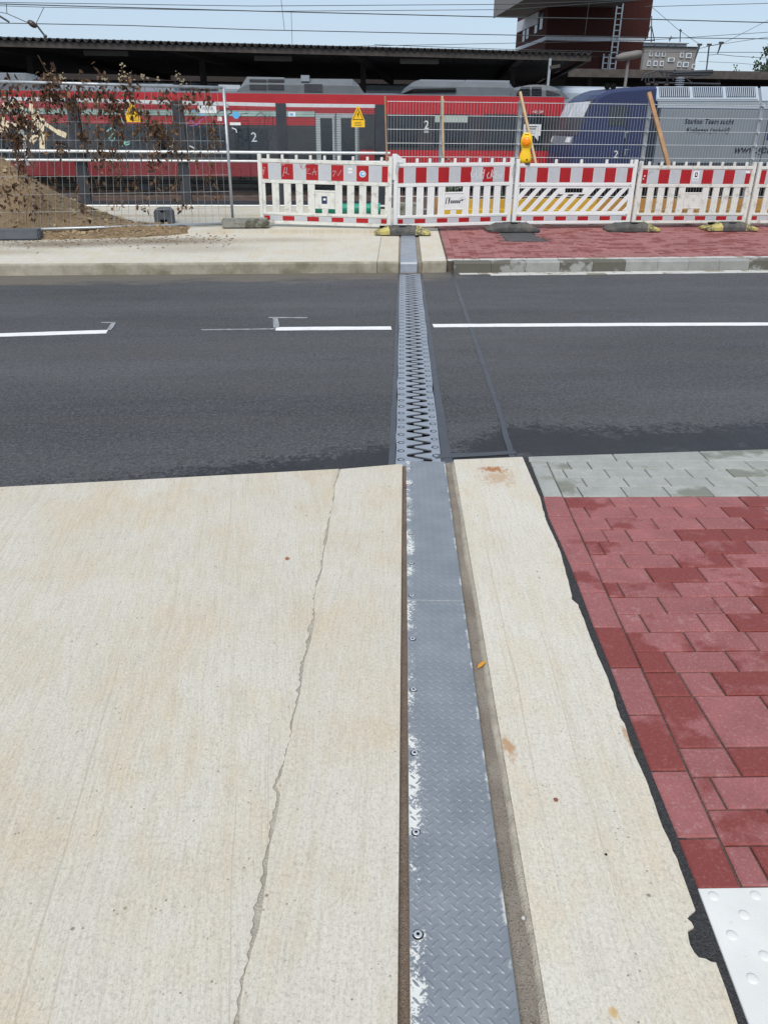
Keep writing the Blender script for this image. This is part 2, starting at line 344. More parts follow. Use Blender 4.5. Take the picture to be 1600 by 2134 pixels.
BASE = (.565, .523, .438)
JANG = R(6.25)
p_rust = nf(1030, 978); p_rust2 = nf(1040, 1000); p_b = nf(1055, 1560); p_y = nf(1280, 2110); p_hole = nf(600, 1164); p_e = nf(1310, 1540)
MAT = dict(
    slab=concrete('broomed_concrete', BASE, R(-3), 1.3, 1., [(p_hole.x, p_hole.y, .012, .022, (.25, .09, .02), .95)]),
    strip=concrete('broomed_concrete_strip', (.565, .522, .438), JANG, 5.1, .9),
    strip2=concrete('broomed_concrete_band', (.595, .555, .47), JANG, 9.7, .8,
                    [(p_rust.x-.01, p_rust.y, .07, .05, (.34, .12, .03), .9), (p_rust2.x, p_rust2.y+.03, .09, .12, (.42, .24, .11), .55),
                     (p_b.x+.01, p_b.y, .02, .05, (.40, .22, .10), .8), (p_y.x, p_y.y, .012, .016, (.50, .30, .08), .7), (p_e.x, p_e.y, .012, .05, (.36, .19, .08), .8)]),
    farslab=concrete('far_concrete', (.565, .535, .46), R(0), 3.3, .5, [(-2.1, 11.2, 1.5, .42, (.20, .165, .125), .9), (-1.5, 10.6, 1.0, .42, (.36, .32, .26), .7), (-3.4, 11.0, 1.2, .4, (.20, .165, .125), .9), (-3.9, 10.4, .9, .3, (.33, .28, .21), .6), (-.4, 11.3, .9, .25, (.34, .29, .22), .6)]),
    kerbface=M_('weathered_concrete', (.36, .335, .27), .9, 0, .2, 6, .4, 90, .2, (.13, .125, .075), 2.2, .42, .72),
    asphalt=asphalt(),
    bitumen=M_('bitumen_joint', (.062, .062, .064), .95, 0, .5, 160, 1., 260, .15),
    seal=M_('bitumen_seal', (.052, .056, .064), .42, 0, .15, 6, .1, 60, .5),
    mortar=M_('old_mortar', (.40, .365, .30), .95, 0, .25, 25, .6, 180, .2),
    paver_red=paver('red_paver', (.305, .108, .106), (.20, .042, .036), pale=(.50, .30, .30)),
    paver_red_far=paver('red_paver_far', (.32, .13, .125), (.20, .05, .045), True, pale=(.5, .34, .34)),
    paver_grey=paver('grey_paver', (.345, .355, .325), (.19, .195, .16), wlo=.60, whi=.70, pale=(.52, .53, .5)),
    kerb_grey=paver('grey_kerbstone', (.30, .30, .285), (.105, .10, .08), wlo=.50, whi=.58, pale=(.42, .42, .4)),
    gutter=paver('pale_gutter_stone', (.55, .55, .52), (.27, .25, .18), wlo=.55, whi=.66, pale=(.66, .66, .64)),
    sandL=sand('brown_sand', (.185, .138, .105), (.245, .19, .15)), sandR=sand('grey_sand', (.235, .20, .165), (.335, .30, .25)),
    sandjoint=sand('joint_sand', (.085, .072, .06), (.15, .13, .11)),
    tread=tread_steel(),
    galv=M_('galvanised_steel', (.42, .45, .47), .42, .6, .14, 12, .05, 80),
    galvw=M_('pale_galvanised_rail', (.62, .645, .66), .4, .35, .08, 10),
    comb=M_('comb_plate_steel', (.315, .345, .385), .42, .35, .16, 9, .05, 120, .5, (.20, .185, .165), 5, .62, .78),
    black=M_('black_void', (.008, .008, .008), .95, 0, .1, 4, 0, 60, .08), dark=M_('dark_steel', (.030, .033, .039), .5, .1, .15, 8),
    anthr=M_('anthracite_post', (.040, .045, .054), .45, .2, .15, 6),
    white=M_('white_plastic', (.74, .75, .74), .45, 0, .05, 6, 0, 60, .5, (.34, .32, .27), 7, .60, .82),
    white2=M_('grimy_white_plastic', (.66, .66, .62), .5, 0, .08, 6, 0, 60, .5, (.27, .245, .20), 8, .53, .75),
    film=M_('white_reflective_film', (.47, .49, .52), .35, 0, .06, 8, 0, 60, .5), redfilm=M_('red_reflective_film', (.36, .008, .012), .35, 0, .12, 8),
    rubber=M_('recycled_rubber', (.075, .075, .073), .8, 0, .3, 18, .5, 90, .3, (.17, .155, .13), 6, .5, .7), yellowfilm=M_('yellow_film', (.46, .40, .13), .6, 0, .2, 9, 0, 60, .4, (.09, .085, .07), 11, .47, .58),
    paint=M_('road_paint', (.76, .76, .75), .7, 0, .08, 12, .2, 200, .3, (.40, .40, .40), 16, .60, .78), paint_old=M_('faded_road_paint', (.27, .28, .29), .75, 0, .4, 25),
    tactile=M_('white_tactile_stone', (.66, .66, .635), .75, 0, .08, 7, .15, 500, .25, (.42, .40, .36), 22, .62, .78),
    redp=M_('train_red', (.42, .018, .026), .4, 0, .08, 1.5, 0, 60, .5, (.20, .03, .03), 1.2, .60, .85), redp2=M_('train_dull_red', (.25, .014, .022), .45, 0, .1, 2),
    tdark=M_('train_dark_band', (.040, .042, .050), .45, 0, .3, .9, 0, 60, .35, (.07, .062, .06), 1.6, .5, .8), tgrey=M_('train_grey_roof', (.125, .14, .155), .5, 0, .1, 2.5, 0, 60, .5, (.10, .11, .115), 1.8, .5, .8), tgrey2=M_('train_light_grey', (.25, .285, .325), .45, 0, .06, 2),
    tglass=M_('train_glass', (.020, .026, .036), .12, 0, .2, 2, 0, 60, .6), doorfr=M_('door_silver', (.42, .435, .45), .5, .1, .12, 3),
    stripe=M_('pale_green_stripe', (.34, .45, .42), .5, 0, .3, 2), blind=M_('window_blind', (.40, .47, .43), .7),
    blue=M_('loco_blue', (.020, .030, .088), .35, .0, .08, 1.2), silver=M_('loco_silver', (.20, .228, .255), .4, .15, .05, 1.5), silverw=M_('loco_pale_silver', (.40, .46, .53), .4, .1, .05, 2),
    ink=M_('dark_lettering', (.012, .018, .035), .5), inkw=M_('white_lettering', (.72, .74, .75), .5), paleblind=M_('cab_blind', (.55, .58, .62), .7, 0, .25, 3),
    rust=M_('rusty_rail', (.14, .085, .07), .75, .1, .25, 5), ballast=sand('ballast', (.125, .092, .083), (.19, .15, .14)),
    canopy=M_('sooty_canopy', (.030, .027, .026), .8, 0, .3, 3), fascia=M_('canopy_fascia', (.075, .064, .058), .8, 0, .4, 3, .3, 20, .3, (.15, .13, .11), 4, .64, .74),
    lampc=M_('dusty_lamp_cover', (.17, .155, .145), .7), wire=M_('overhead_wire', (.045, .055, .058), .6, .2), insul=M_('brown_insulator', (.05, .035, .03), .3),
    plastergrey=M_('grey_render', (.215, .205, .20), .9, 0, .08, .5), plasterw=M_('white_render', (.55, .58, .62), .9), winfr=M_('white_window_frame', (.70, .73, .76), .6), winp=M_('far_window_pane', (.12, .15, .18), .15),
    timber=M_('raw_timber', (.50, .36, .21), .8, 0, .18, 9, .2, 50), timber2=M_('weathered_timber', (.36, .21, .11), .85, 0, .25, 9, .2, 50),
    ybeam=M_('yellow_board', (.60, .37, .045), .6, 0, .14, 3, .1, 30, .4, (.30, .17, .05), 4, .6, .8), yflange=M_('yellow_flange', (.72, .47, .03), .55, 0, .1, 3),
    obeam=M_('ochre_board', (.46, .255, .075), .65, 0, .2, 4, .1, 30, .4, (.25, .12, .05), 4, .55, .75),
    green=M_('green_pipe', (.02, .33, .21), .4, 0, .1, 4), lampy=M_('lamp_yellow', (.82, .52, .01), .4, 0, .06, 6), lens=M_('amber_lens', (.85, .26, .005), .2, 0, .15, 25),
    sign=M_('sign_yellow', (.85, .50, .01), .5), cream=M_('cream_spray_paint', (.74, .64, .44), .7, 0, .1, 8), teal=M_('teal_spray_paint', (.22, .48, .42), .7), blackp=M_('black_marker', (.02, .02, .025), .6),
    blues=M_('blue_sticker', (.10, .42, .75), .5), navy=M_('navy_sticker', (.015, .03, .10), .5), purple=M_('purple_marker', (.32, .12, .42), .6),
    leafd=None, stem=M_('dry_stem', (.14, .085, .05), .9), seedh=M_('dry_seed_head', (.36, .30, .19), .9),
    soil=None, stone=M_('debris', (.20, .06, .04), .7), orange_leaf=M_('orange_leaf', (.60, .27, .02), .6), fgreen=M_('weed_leaf', (.045, .085, .025), .7, 0, .4, 9), fpale=M_('weed_flower', (.42, .45, .35), .8), treeg=M_('tree_leaf', (.03, .055, .022), .8, 0, .4, 3), bark=M_('bark', (.06, .045, .035), .9),
    glass=glassy('screen_glass'), bolt=M_('bolt_head', (.60, .62, .64), .35, .5, .06, 20), greypl=M_('grey_plastic_and_flank_shade', (.10, .11, .125), .65, 0, .2, 9), cblock=M_('fence_foot_concrete', (.25, .25, .22), .9, 0, .2, 8, .5, 70, .2, (.09, .085, .06), 5, .48, .62), plat=M_('platform_paving', (.22, .21, .20), .9), ground=M_('yard_ground', (.15, .13, .11), .95, 0, .3, .2), brown=M_('dark_brick_wall', (.035, .028, .026), .9))

def soilmat():
    g = G('dry_soil', .95, 0, .15); P = g.pos(); f = g.noise(P, 70, 4, .8); v = g.vor(P, 60)
    c = g.mix(g.rng(g.noise(P, 4, 4), .3, .7), (.28, .195, .115), (.42, .31, .19))
    c = g.mix(g.rng(f, .5, .68, 0, .8), c, (.11, .075, .045)); c = g.mix(g.rng(v, .22, .08, 0, .7), c, (.42, .34, .23))
    g.set('Base Color', c); g.bump(f, 1., .03); return g.m
MAT['soil'] = soilmat()
def leafmat():
    g = G('dead_leaf', .85, 0, .2); i = g.island(); c = g.mix(g.rng(i, 0, .75), (.055, .032, .022), (.15, .085, .05)); c = g.mix(g.rng(i, .8, 1.), c, (.27, .17, .095)); g.set('Base Color', g.mix(g.rng(g.noise(g.obj(), 60, 3), .4, .7, 0, .5), c, (.05, .03, .02))); return g.m
MAT['leafd'] = leafmat()
def brickmat():
    g = G('tower_brick', .9, 0, .2); P = g.obj(); b = g.n('ShaderNodeTexBrick')
    xyz = g.sep(P); c_ = g.n('ShaderNodeCombineXYZ'); g.inp(c_.inputs[0], g.ma('ADD', xyz[0], xyz[1])); g.inp(c_.inputs[1], xyz[2]); g.inp(b.inputs['Vector'], c_.outputs[0])
    b.inputs['Scale'].default_value = 4; b.inputs['Color1'].default_value = (.085, .024, .019, 1); b.inputs['Color2'].default_value = (.062, .019, .016, 1); b.inputs['Mortar'].default_value = (.06, .036, .03, 1); b.inputs['Mortar Size'].default_value = .02
    c = g.mix(g.rng(g.noise(P, .35, 4), .35, .7, 0, .5), b.outputs[0], (.04, .018, .016)); g.set('Base Color', c); return g.m
MAT['brick'] = brickmat()

# ================================================================== near footway
def slab(name, pts, zf, depth, mat, parent=None, up=0., smooth=False):
    mb = MB(); n = len(pts)
    top = [V((p[0], p[1], zf(p[0], p[1])+up)) for p in pts]; bot = [V((t.x, t.y, t.z-depth)) for t in top]
    mb.add(top+bot, [tuple(range(n)), tuple(range(2*n-1, n-1, -1))] + [(i, n+i, n+(i+1) % n, (i+1) % n) for i in range(n)])
    return mb.build(name, mat, parent)
def xy(p): return (p.x, p.y)
def lerp(a, b, t): return (a[0]+(b[0]-a[0])*t, a[1]+(b[1]-a[1])*t)
def line_at(a, b, y): t = (y-a[1])/(b[1]-a[1]); return (a[0]+(b[0]-a[0])*t, y)
BACK = -2.5
E1, E0 = xy(nf(838, 966)), xy(nf(828, 2134))     # slab edge beside the plate
def eL(y): return line_at(E0, E1, y)
P1, P0_ = xy(nf(846, 964)), xy(nf(855, 2134))    # plate left edge
Q1, Q0 = xy(nf(920, 960)), xy(nf(1075, 2134))    # plate right edge
S1, S0 = xy(nf(945, 958)), xy(nf(1145, 2134))    # right band, left edge
seam = [(706, 977), (697, 1013), (687.5, 1076), (677, 1110), (669, 1184), (656, 1226), (652, 1289), (643, 1320), (632, 1373), (623, 1425), (610, 1491),
        (607, 1524), (593, 1574), (581, 1616), (569, 1637), (578, 1654), (569, 1708), (557, 1761), (548, 1821), (539, 1865), (529, 1931), (517, 1981), (506, 2035), (499, 2094), (497, 2134)]
sm = [xy(nf(*p)) for p in seam]; sm.append(line_at(sm[0], sm[-1], BACK))
def jag(pts, amp, step, seed, dx=0):
    out = []
    for a, b in zip(pts, pts[1:]):
        L = math.hypot(b[0]-a[0], b[1]-a[1]); k = max(1, int(L/step))
        for i in range(k):
            x, y = lerp(a, b, i/k); j = noise.noise(V((x*9, y*60, seed)))*amp + noise.noise(V((x*9, y*17, seed+4)))*amp
            out.append((x+j+dx, y))
    out.append((pts[-1][0]+dx, pts[-1][1])); return out
far_l = xy(nf(-3000, 1015))
roadL = [(-14, 2.42), (-5, 3.0), xy(nf(0, 1015)), xy(nf(320, 998)), xy(nf(560, 985))]
left = slab('concrete_pavement', [(-14, BACK)] + roadL + jag(sm, .0075, .007, 1) , nfz, .3, MAT['slab']); tag(left, kind='structure')
def gapw(y): return .0015 + .014*max(0, noise.noise(V((3, y*4.3, 8)))*1.1+.30)
sm2 = [(x+gapw(y), y) for x, y in jag(sm, .0015, .03, 7)]
stripL = slab('concrete_joint_band', sm2[::-1] + [E1, eL(1.9), E0, eL(BACK)], nfz, .3, MAT['strip'], up=-.0015); tag(stripL, kind='structure')
mort = slab('joint_mortar', [(x-.02, y) for x, y in sm] + [(x+.02, y) for x, y in sm[::-1]], nfz, .1, MAT['mortar'], up=-.0032); tag(mort, kind='structure')
# beds of the two gaps
bedL = slab('joint_bed', [eL(BACK), E0, E1, P1, P0_, line_at(P0_, P1, BACK)][::-1], nfz, .2, MAT['sandL'], up=-.016); tag(bedL, kind='structure')
bedR = slab('joint_bed', [line_at(Q0, Q1, BACK), Q0, Q1, S1, S0, line_at(S0, S1, BACK)][::-1], nfz, .2, MAT['sandR'], up=-.014); tag(bedR, kind='structure')
# raised mortar fillet on the right-hand gap
mb = MB(); loops = []
for i in range(90):
    y = 3.45 + (BACK-3.45)*i/89; x1 = line_at(S0, S1, y)[0]
    wd = .014 + .007*noise.noise(V((1, y*4, 2))) + (.016*max(0, noise.noise(V((5, y*2.2, 3)))))
    z = nfz(0, y); loops.append([V((x1+.001, y, z-.003)), V((x1-wd*.5, y, z-.009)), V((x1-wd, y, z-.0145)), V((x1-wd, y, z-.03)), V((x1+.001, y, z-.03))])
mb.ring(loops); fil = mb.build('mortar_fillet', MAT['mortar'], None, True); tag(fil, kind='structure')
# right band with its broken edge
redge = [(1088, 952), (1124, 1035), (1137, 1084), (1165, 1144), (1189, 1232), (1191, 1249), (1204, 1260), (1244, 1365), (1266, 1414), (1292, 1496), (1300, 1508), (1321, 1571), (1345, 1624), (1375, 1710), (1409, 1789), (1424, 1830), (1448, 1897), (1436, 1907), (1431, 1914), (1440, 1922), (1445, 1932), (1432, 1940), (1434, 1955), (1437, 1969), (1446, 1985), (1455, 1995), (1470, 1998), (1480, 2004), (1491, 2006), (1511, 2060), (1536, 2134)]
re_ = [xy(nf(*p)) for p in redge]; rb = line_at(xy(nf(1088, 952)), re_[-1], BACK)
rj = jag(re_[:16], .002, .02, 3) + re_[16:] + [rb]
band = slab('concrete_edge_band', [line_at(S0, S1, BACK), S0, S1] + rj, nfz, .3, MAT['strip2']); tag(band, kind='structure')
# bitumen joint
redge_p = [(1130, 1034), (1141, 1075), (1163, 1123), (1186, 1175), (1209, 1234), (1236, 1307), (1270, 1390), (1308, 1488), (1354, 1605), (1411, 1745), (1453, 1852), (1558, 2134)]
BE = [xy(nf(1098, 952))] + [xy(nf(*p)) for p in redge_p]; BE.append(line_at(BE[1], BE[-1], BACK))
bit = slab('bitumen_joint', [(x-.12, y) for x, y in BE[::-1]] + [(x+.02, y) for x, y in BE], nfz, .1, MAT['bitumen'], up=-.005); tag(bit, kind='structure')
# paving bed
bed = slab('paving_bed', [(BE[-1][0], BACK)] + [(x, y) for x, y in BE[::-1]] + [xy(nf(1600, 936)), (9, 3.95), (9, BACK)], nfz, .1, MAT['sandjoint'], up=-.0075); tag(bed, kind='structure')

# ---- pavers, row by row as laid
RA = R(-3.7); ex = V((math.cos(RA), math.sin(RA))); ey = V((-math.sin(RA), math.cos(RA)))
def st(p): q = V((p[0], p[1])); return q.dot(ex), q.dot(ey)
def un(s, t): q = ex*s + ey*t; return (q.x, q.y)
def paver_poly(name, pts, zf, mat, parent, gap=.0025, ch=.0035, th=.05, dz=0.):
    cx = sum(p[0] for p in pts)/len(pts); cy = sum(p[1] for p in pts)/len(pts); c0 = V((cx, cy, zf(cx, cy)+dz))
    def inset(d):
        out = []; n = len(pts)
        for i in range(n):
            a, b, c = V(pts[i-1]), V(pts[i]), V(pts[(i+1) % n])
            d1 = (b-a).normalized(); d2 = (c-b).normalized()
            n1 = V((-d1.y, d1.x)); n2 = V((-d2.y, d2.x))
            k = 1+n1.dot(n2); out.append(b + (n1+n2)*(d/max(k, .3)))
        return out
    area = sum(pts[i-1][0]*pts[i][1]-pts[i][0]*pts[i-1][1] for i in range(len(pts)))
    if area < 0: pts = pts[::-1]
    def lift(l, z): return [V((p.x, p.y, zf(p.x, p.y)+dz+z)) - c0 for p in l]
    loops = [lift(inset(gap), -th), lift(inset(gap), -ch), lift(inset(gap+ch), 0)]
    mb = MB(); mb.ring(loops); o = mb.build(name, mat, parent); o.location = c0; return o
pav = thing('block_paving', None, None); pav['kind'] = 'structure'; pav['_w'] = 0
del pav['_w']
zr = [900+z/2.667 for z in (356, 412, 472, 537, 603, 675, 750, 830, 912, 1005, 1107, 1215, 1330, 1462)] + [1556, 1617, 1685.6, 1762, 1848.7]
TT = [st(xy(nf(1487, y)))[1] for y in zr]
bA, bB = st(xy(nf(1173, 1034))), st(xy(nf(1545, 1848)))
def bs(t): k = (t-bA[1])/(bB[1]-bA[1]); return bA[0]+(bB[0]-bA[0])*k
def Z8(l, y): return [(1000+x/2.667, y) for x in l]
J = [[710, 950, 1200, 1430], [575, 825, 1070, 1330, 1570], [690, 945, 1195, 1455], [670, 800, 1070, 1335, 1590], [650, 915, 1190, 1465], [775, 1060, 1340], [910, 1200, 1490],
     [755, 1060, 1360], [980, 1285, 1490], [880, 1200, 1360], [1125, 1470], [1015, 1360], [1100, 1280], [1185, 1550], [1360], [1275], [1590], [1480]]
yrow = zr[:14] + [1556, 1617, 1685.6, 1762]
for i in range(18):
    t1, t0 = TT[i], TT[i+1]; js = [st(xy(nf(1000+x/2.667, yrow[i])))[0] for x in J[i]]
    if i == 17: js = [bs(t1)+.058]
    while js[-1] < bs(t1)+1.15: js.append(js[-1]+.2015)
    prev = None
    for k in range(len(js)):
        if prev is None: pts = [un(bs(t1), t1), un(bs(t0), t0), un(js[0], t0), un(js[0], t1)]
        else: pts = [un(prev, t1), un(prev, t0), un(js[k], t0), un(js[k], t1)]
        prev = js[k]
        paver_poly('paver', pts, nfz, MAT['paver_red'], pav, dz=random.uniform(-.0022, .0012))
# stretchers along the bitumen joint
bv = [1034, 1075, 1123, 1175, 1234, 1307, 1390, 1488, 1605, 1745, 1850]
be = [xy(nf(*p)) for p in redge_p]
for i in range(10):
    a, b = be[i], be[i+1]; ta, tb = st(a)[1], st(b)[1]
    paver_poly('paver', [a, b, un(bs(tb), tb), un(bs(ta), ta)], nfz, MAT['paver_red'], pav, dz=random.uniform(-.001, .001))
# grey rows next to the road
zg = [900+z/2.667 for z in (160, 203, 250, 300, 356)]; TG = [st(xy(nf(1487, y)))[1] for y in zg]
JG = [[480, 590, 810, 1030, 1250, 1465], [455, 685, 910, 1135, 1360, 1580], [560, 790, 1020, 1250, 1480], [535, 775, 1010, 1245, 1485]]
gA, gB = st(xy(nf(1139, 961))), st(xy(nf(1172, 1033)))
def gs(t): k = (t-gA[1])/(gB[1]-gA[1]); return gA[0]+(gB[0]-gA[0])*k
for i in range(4):
    t1, t0 = TG[i], TG[i+1]; js = [st(xy(nf(1000+x/2.667, zg[i])))[0] for x in JG[i]]
    while js[-1] < 2.7: js.append(js[-1]+.2015)
    prev = None
    for k in range(len(js)):
        pts = [un(gs(t1), t1), un(gs(t0), t0), un(js[0], t0), un(js[0], t1)] if prev is None else [un(prev, t1), un(prev, t0), un(js[k], t0), un(js[k], t1)]
        prev = js[k]; paver_poly('paver', pts, nfz, MAT['paver_grey'], pav, dz=random.uniform(-.001, .0008))
for (va, vb) in ((961, 997), (997, 1033.5)):
    ta, tb = st(xy(nf(1487, va+0)))[1], st(xy(nf(1487, vb)))[1]
    xa, xb = line_at(BE[0], BE[1], nf(1110, va).y)[0]+.004, line_at(BE[0], BE[1], nf(1125, vb).y)[0]+.004
    paver_poly('paver', [un(st((xa, nf(1110, va).y))[0], ta), un(st((xb, nf(1125, vb).y))[0], tb), un(gs(tb), tb), un(gs(ta), ta)], nfz, MAT['paver_grey'], pav)
# long stones against the carriageway, wedge shaped row
def roadR(x): a, b = xy(nf(1098, 951)), xy(nf(1600, 935.5)); return a[1]+(b[1]-a[1])*(x-a[0])/(b[0]-a[0])
cuts = [st(xy(nf(1096, 955)))[0]+.005] + [st(xy(nf(1000+x/2.667, 953)))[0] for x in (745, 1250)]
while cuts[-1] < 3.0: cuts.append(cuts[-1]+.46)
for a, b in zip(cuts, cuts[1:]):
    pa, pb = un(a, TG[0]), un(b, TG[0]); 
    paver_poly('paver', [pa, pb, (pb[0]+.012, roadR(pb[0])), (pa[0]+.012, roadR(pa[0]))], nfz, MAT['paver_grey'], pav)
# the paving goes on beyond the picture: one mass
mb = MB(); rr_ = random.Random(5)
def add_block(mb, pts, zf, gap=.0016, ch=.003, dz=0):
    xs = pts; c = V((sum(p[0] for p in xs)/4, sum(p[1] for p in xs)/4))
    def sc(d):
        out = []
        for p in xs:
            q = V(p)-c; L = q.length; out.append(c+q*((L-d*1.4)/L))
        return out
    lo = [V((p.x, p.y, zf(p.x, p.y)-.03+dz)) for p in sc(gap)]; mi = [V((p.x, p.y, zf(p.x, p.y)-ch+dz)) for p in sc(gap)]; hi = [V((p.x, p.y, zf(p.x, p.y)+dz)) for p in sc(gap+ch)]
    mb.add(lo+mi+hi, [(8, 9, 10, 11)] + [(a+i, a+(i+1) % 4, a+4+(i+1) % 4, a+4+i) for a in (0, 4) for i in range(4)])
for i in range(18):
    t1, t0 = TT[i], TT[i+1]; s0 = [o for o in pav.children]
    js = [st(xy(nf(1000+x/2.667, yrow[i])))[0] for x in J[i]]
    if i == 17: js = [bs(t1)+.058]
    while js[-1] < bs(t1)+1.15: js.append(js[-1]+.2015)
    s = js[-1]
    while s < 4.5: add_block(mb, [un(s, t1), un(s, t0), un(s+.2015, t0), un(s+.2015, t1)], nfz, dz=rr_.uniform(-.001, .001)); s += .2015
for i in range(4):
    s = 2.9
    while s < 5: add_block(mb, [un(s, TG[i]), un(s, TG[i+1]), un(s+.2, TG[i+1]), un(s+.2, TG[i])], nfz); s += .2
o = mb.build('outlying_pavers', MAT['paver_red_far'], pav); o['kind'] = 'stuff'
# white tactile slabs
tl = TT[18]; sy = tl
tac = thing('tactile_paving', 'white studded tactile paving slabs beside the red block paving', 'tactile paving', (0, 0, 0)); del tac['_w']
for r_ in range(4):
    t1, t0 = tl-.30*r_-.001, tl-.30*(r_+1)
    def bx(t): 
        y = un(.8, t)[1]; k = [(a, b) for a, b in zip(BE, BE[1:]) if b[1] <= y <= a[1]]
        a, b = k[0] if k else (BE[-2], BE[-1]); return st(line_at(a, b, y))[0]+.001
    s0 = st(xy(nf(1458, 1852)))[0]
    for c_ in range(5):
        sl_, sr = (None, s0+.28+.30*c_) 
        pts = [un(bx(t1), t1), un(bx(t0), t0), un(sr, t0), un(sr, t1)] if c_ == 0 else [un(sr-.30, t1), un(sr-.30, t0), un(sr, t0), un(sr, t1)]
        tile = paver_poly('slab', pts, nfz, MAT['tactile'], tac, gap=.0008, ch=.0015)
        if c_ < 2 and r_ < 3:
            if r_ == 0 and c_ == 0: STUD = None
            for iy in range(7):
                for ix in range(7):
                    if (ix+iy) % 2: continue
                    s_ = sr-.28+.30*ix/7+.02 if c_ == 0 else sr-.30+.30*ix/7+.02; t_ = t1-.02-.30*iy/7
                    if s_ < bx(t_)+.012 or s_ > sr-.008: continue
                    if STUD is None:
                        m2 = MB(); m2.lathe([(.0115, -.002), (.0106, .0003), (.0070, .0015), (.003, .0019)], n=14); so_ = m2.build('stud', MAT['tactile'], tile, True); STUD = so_.data
                    else: so_ = link('stud', STUD, None, tile)
                    q = un(s_, t_); so_.location = V((q[0], q[1], nfz(*q)+.0004)) - tile.location
# ---- tread plates over the joint
def tread_plate(y0, y1, label, boltpx, grp):
    a0, a1 = line_at(P0_, P1, y0), line_at(P0_, P1, y1); b0, b1 = line_at(Q0, Q1, y0), line_at(Q0, Q1, y1)
    o0 = V((a0[0], a0[1], nfz(*a0)+.004))
    ydir = V((a1[0]-a0[0], a1[1]-a0[1], nfz(*a1)-nfz(*a0))); L = ydir.length; ydir.normalize()
    xdir = V((ydir.y, -ydir.x, 0)).normalized(); zdir = xdir.cross(ydir)
    W = .1885
    root = bpy.data.objects.new('cover_plate', None); COL.objects.link(root); root.empty_display_size = .1
    root.matrix_world = Matrix.Translation(o0) @ Matrix((xdir, ydir, zdir)).transposed().to_4x4()
    tag(root, label, 'metal plate', grp)
    mb = MB(); mb.box(0, W, 0, L, -.012, 0); bevel(mb.build('plate', MAT['tread'], root), .0015)
    mb = MB(); row = 0; y = .008; rn = random.Random(3)
    while y < L-.008:
        sgn = 1 if row % 2 else -1; x = .010 + (.0128 if row % 2 else 0)
        while x < W-.008:
            ang = R(48)*sgn; c, s = math.cos(ang), math.sin(ang); ln, wd, h = .0122, .0042, .0021
            out = [(-ln, 0), (-ln*.55, -wd*.8), (0, -wd), (ln*.55, -wd*.8), (ln, 0), (ln*.55, wd*.8), (0, wd), (-ln*.55, wd*.8)]
            vs = [V((x+p*c-q*s, y+p*s+q*c, -.0001)) for p, q in out] + [V((x+p*c, y+p*s, h)) for p in (-ln*.5, 0, ln*.5)]
            mb.add(vs, [(0, 1, 8), (1, 2, 9, 8), (2, 3, 10, 9), (3, 4, 10), (4, 5, 10), (5, 6, 9, 10), (6, 7, 8, 9), (7, 0, 8)])
            x += .0257
        y += .0158; row += 1
    t = mb.build('tread_pattern', MAT['tread'], root); t['kind'] = 'stuff'
    me_b = me_r = me_s = None
    inv = root.matrix_world.inverted()
    for p in boltpx:
        w_ = inv @ nf(*p); x, y = .0155, w_.y
        if me_b is None:
            m1 = MB(); m1.lathe([(.0082, -.001), (.0082, .0022), (.0072, .0028), (.0032, .0028), (.0030, .0008)], n=18); b_ = m1.build('bolt', MAT['bolt'], root); me_b = b_.data
            m2 = MB(); m2.lathe([(.0108, .0001), (.0108, .0008), (.0083, .0008), (.0083, .0002)], n=18); r_ = m2.build('washer', MAT['black'], b_); me_r = r_.data
            m3_ = MB(); m3_.lathe([(.0036, .0005), (.0036, .0031)], n=6); s_ = m3_.build('socket', MAT['black'], b_); me_s = s_.data
        else: b_ = link('bolt', me_b, None, root); link('washer', me_r, None, b_); link('socket', me_s, None, b_)
        b_.location = (x, y, 0)
    return root
ys_ = nf(860, 1252).y
tread_plate(-1.2, ys_-.001, 'grey steel tread plate nearest the camera, covering the pavement expansion joint', [(872, 1951), (867, 1738), (864, 1572), (862, 1440), (860, 1334)], 'tread plates over the joint')
tread_plate(ys_+.001, P1[1]+.012, 'grey steel tread plate between the near plate and the carriageway', [(858, 1243), (856, 1176), (854, 1114), (853, 1060), (852, 1012), (851, 975)], 'tread plates over the joint')
# loose bits
def pebble(u, v, r, mat, label, name='pebble', zf=nf):
    p = zf(u, v); mb = MB(); bm = bmesh.new(); bmesh.ops.create_icosphere(bm, subdivisions=1, radius=r)
    for q in bm.verts: q.co *= 1+.35*noise.noise(q.co*90+V((u, v, 0)))
    me = bpy.data.meshes.new(name); bm.to_mesh(me); bm.free(); o = link(name, me, mat); o.scale = (1, 1, .6); o.location = p+V((0, 0, r*.4)); tag(o, label, 'pebble'); return o
pebble(1157, 1668, .0058, MAT['stone'], 'small reddish stone chip lying on the pale concrete band')
pebble(1262, 1781, .0032, MAT['black'], 'tiny black stone on the pale concrete band below the red chip')
pebble(1090, 1914, .0045, MAT['gutter'], 'small white pebble in the sandy gap right of the tread plate')
pebble(845, 1012, .009, MAT['stone'], 'dark pebble at the far end of the left joint gap')
p = nf(1004, 1381)
mb = MB(); dz = V((0, 0, -.011))
for a, b in zip(range(5), range(1, 6)): pass
lf = [V((-.016, -.012, 0)), V((-.004, -.011, .004)), V((.012, .004, .007)), V((.015, .016, .004)), V((.004, .012, .006)), V((-.010, .002, .003))]
mb.prism([p+dz+q for q in lf], (0, 0, .0008)); tag(mb.build('fallen_leaf', MAT['orange_leaf']), 'small orange yellow leaf in the sandy gap beside the tread plate', 'leaf')

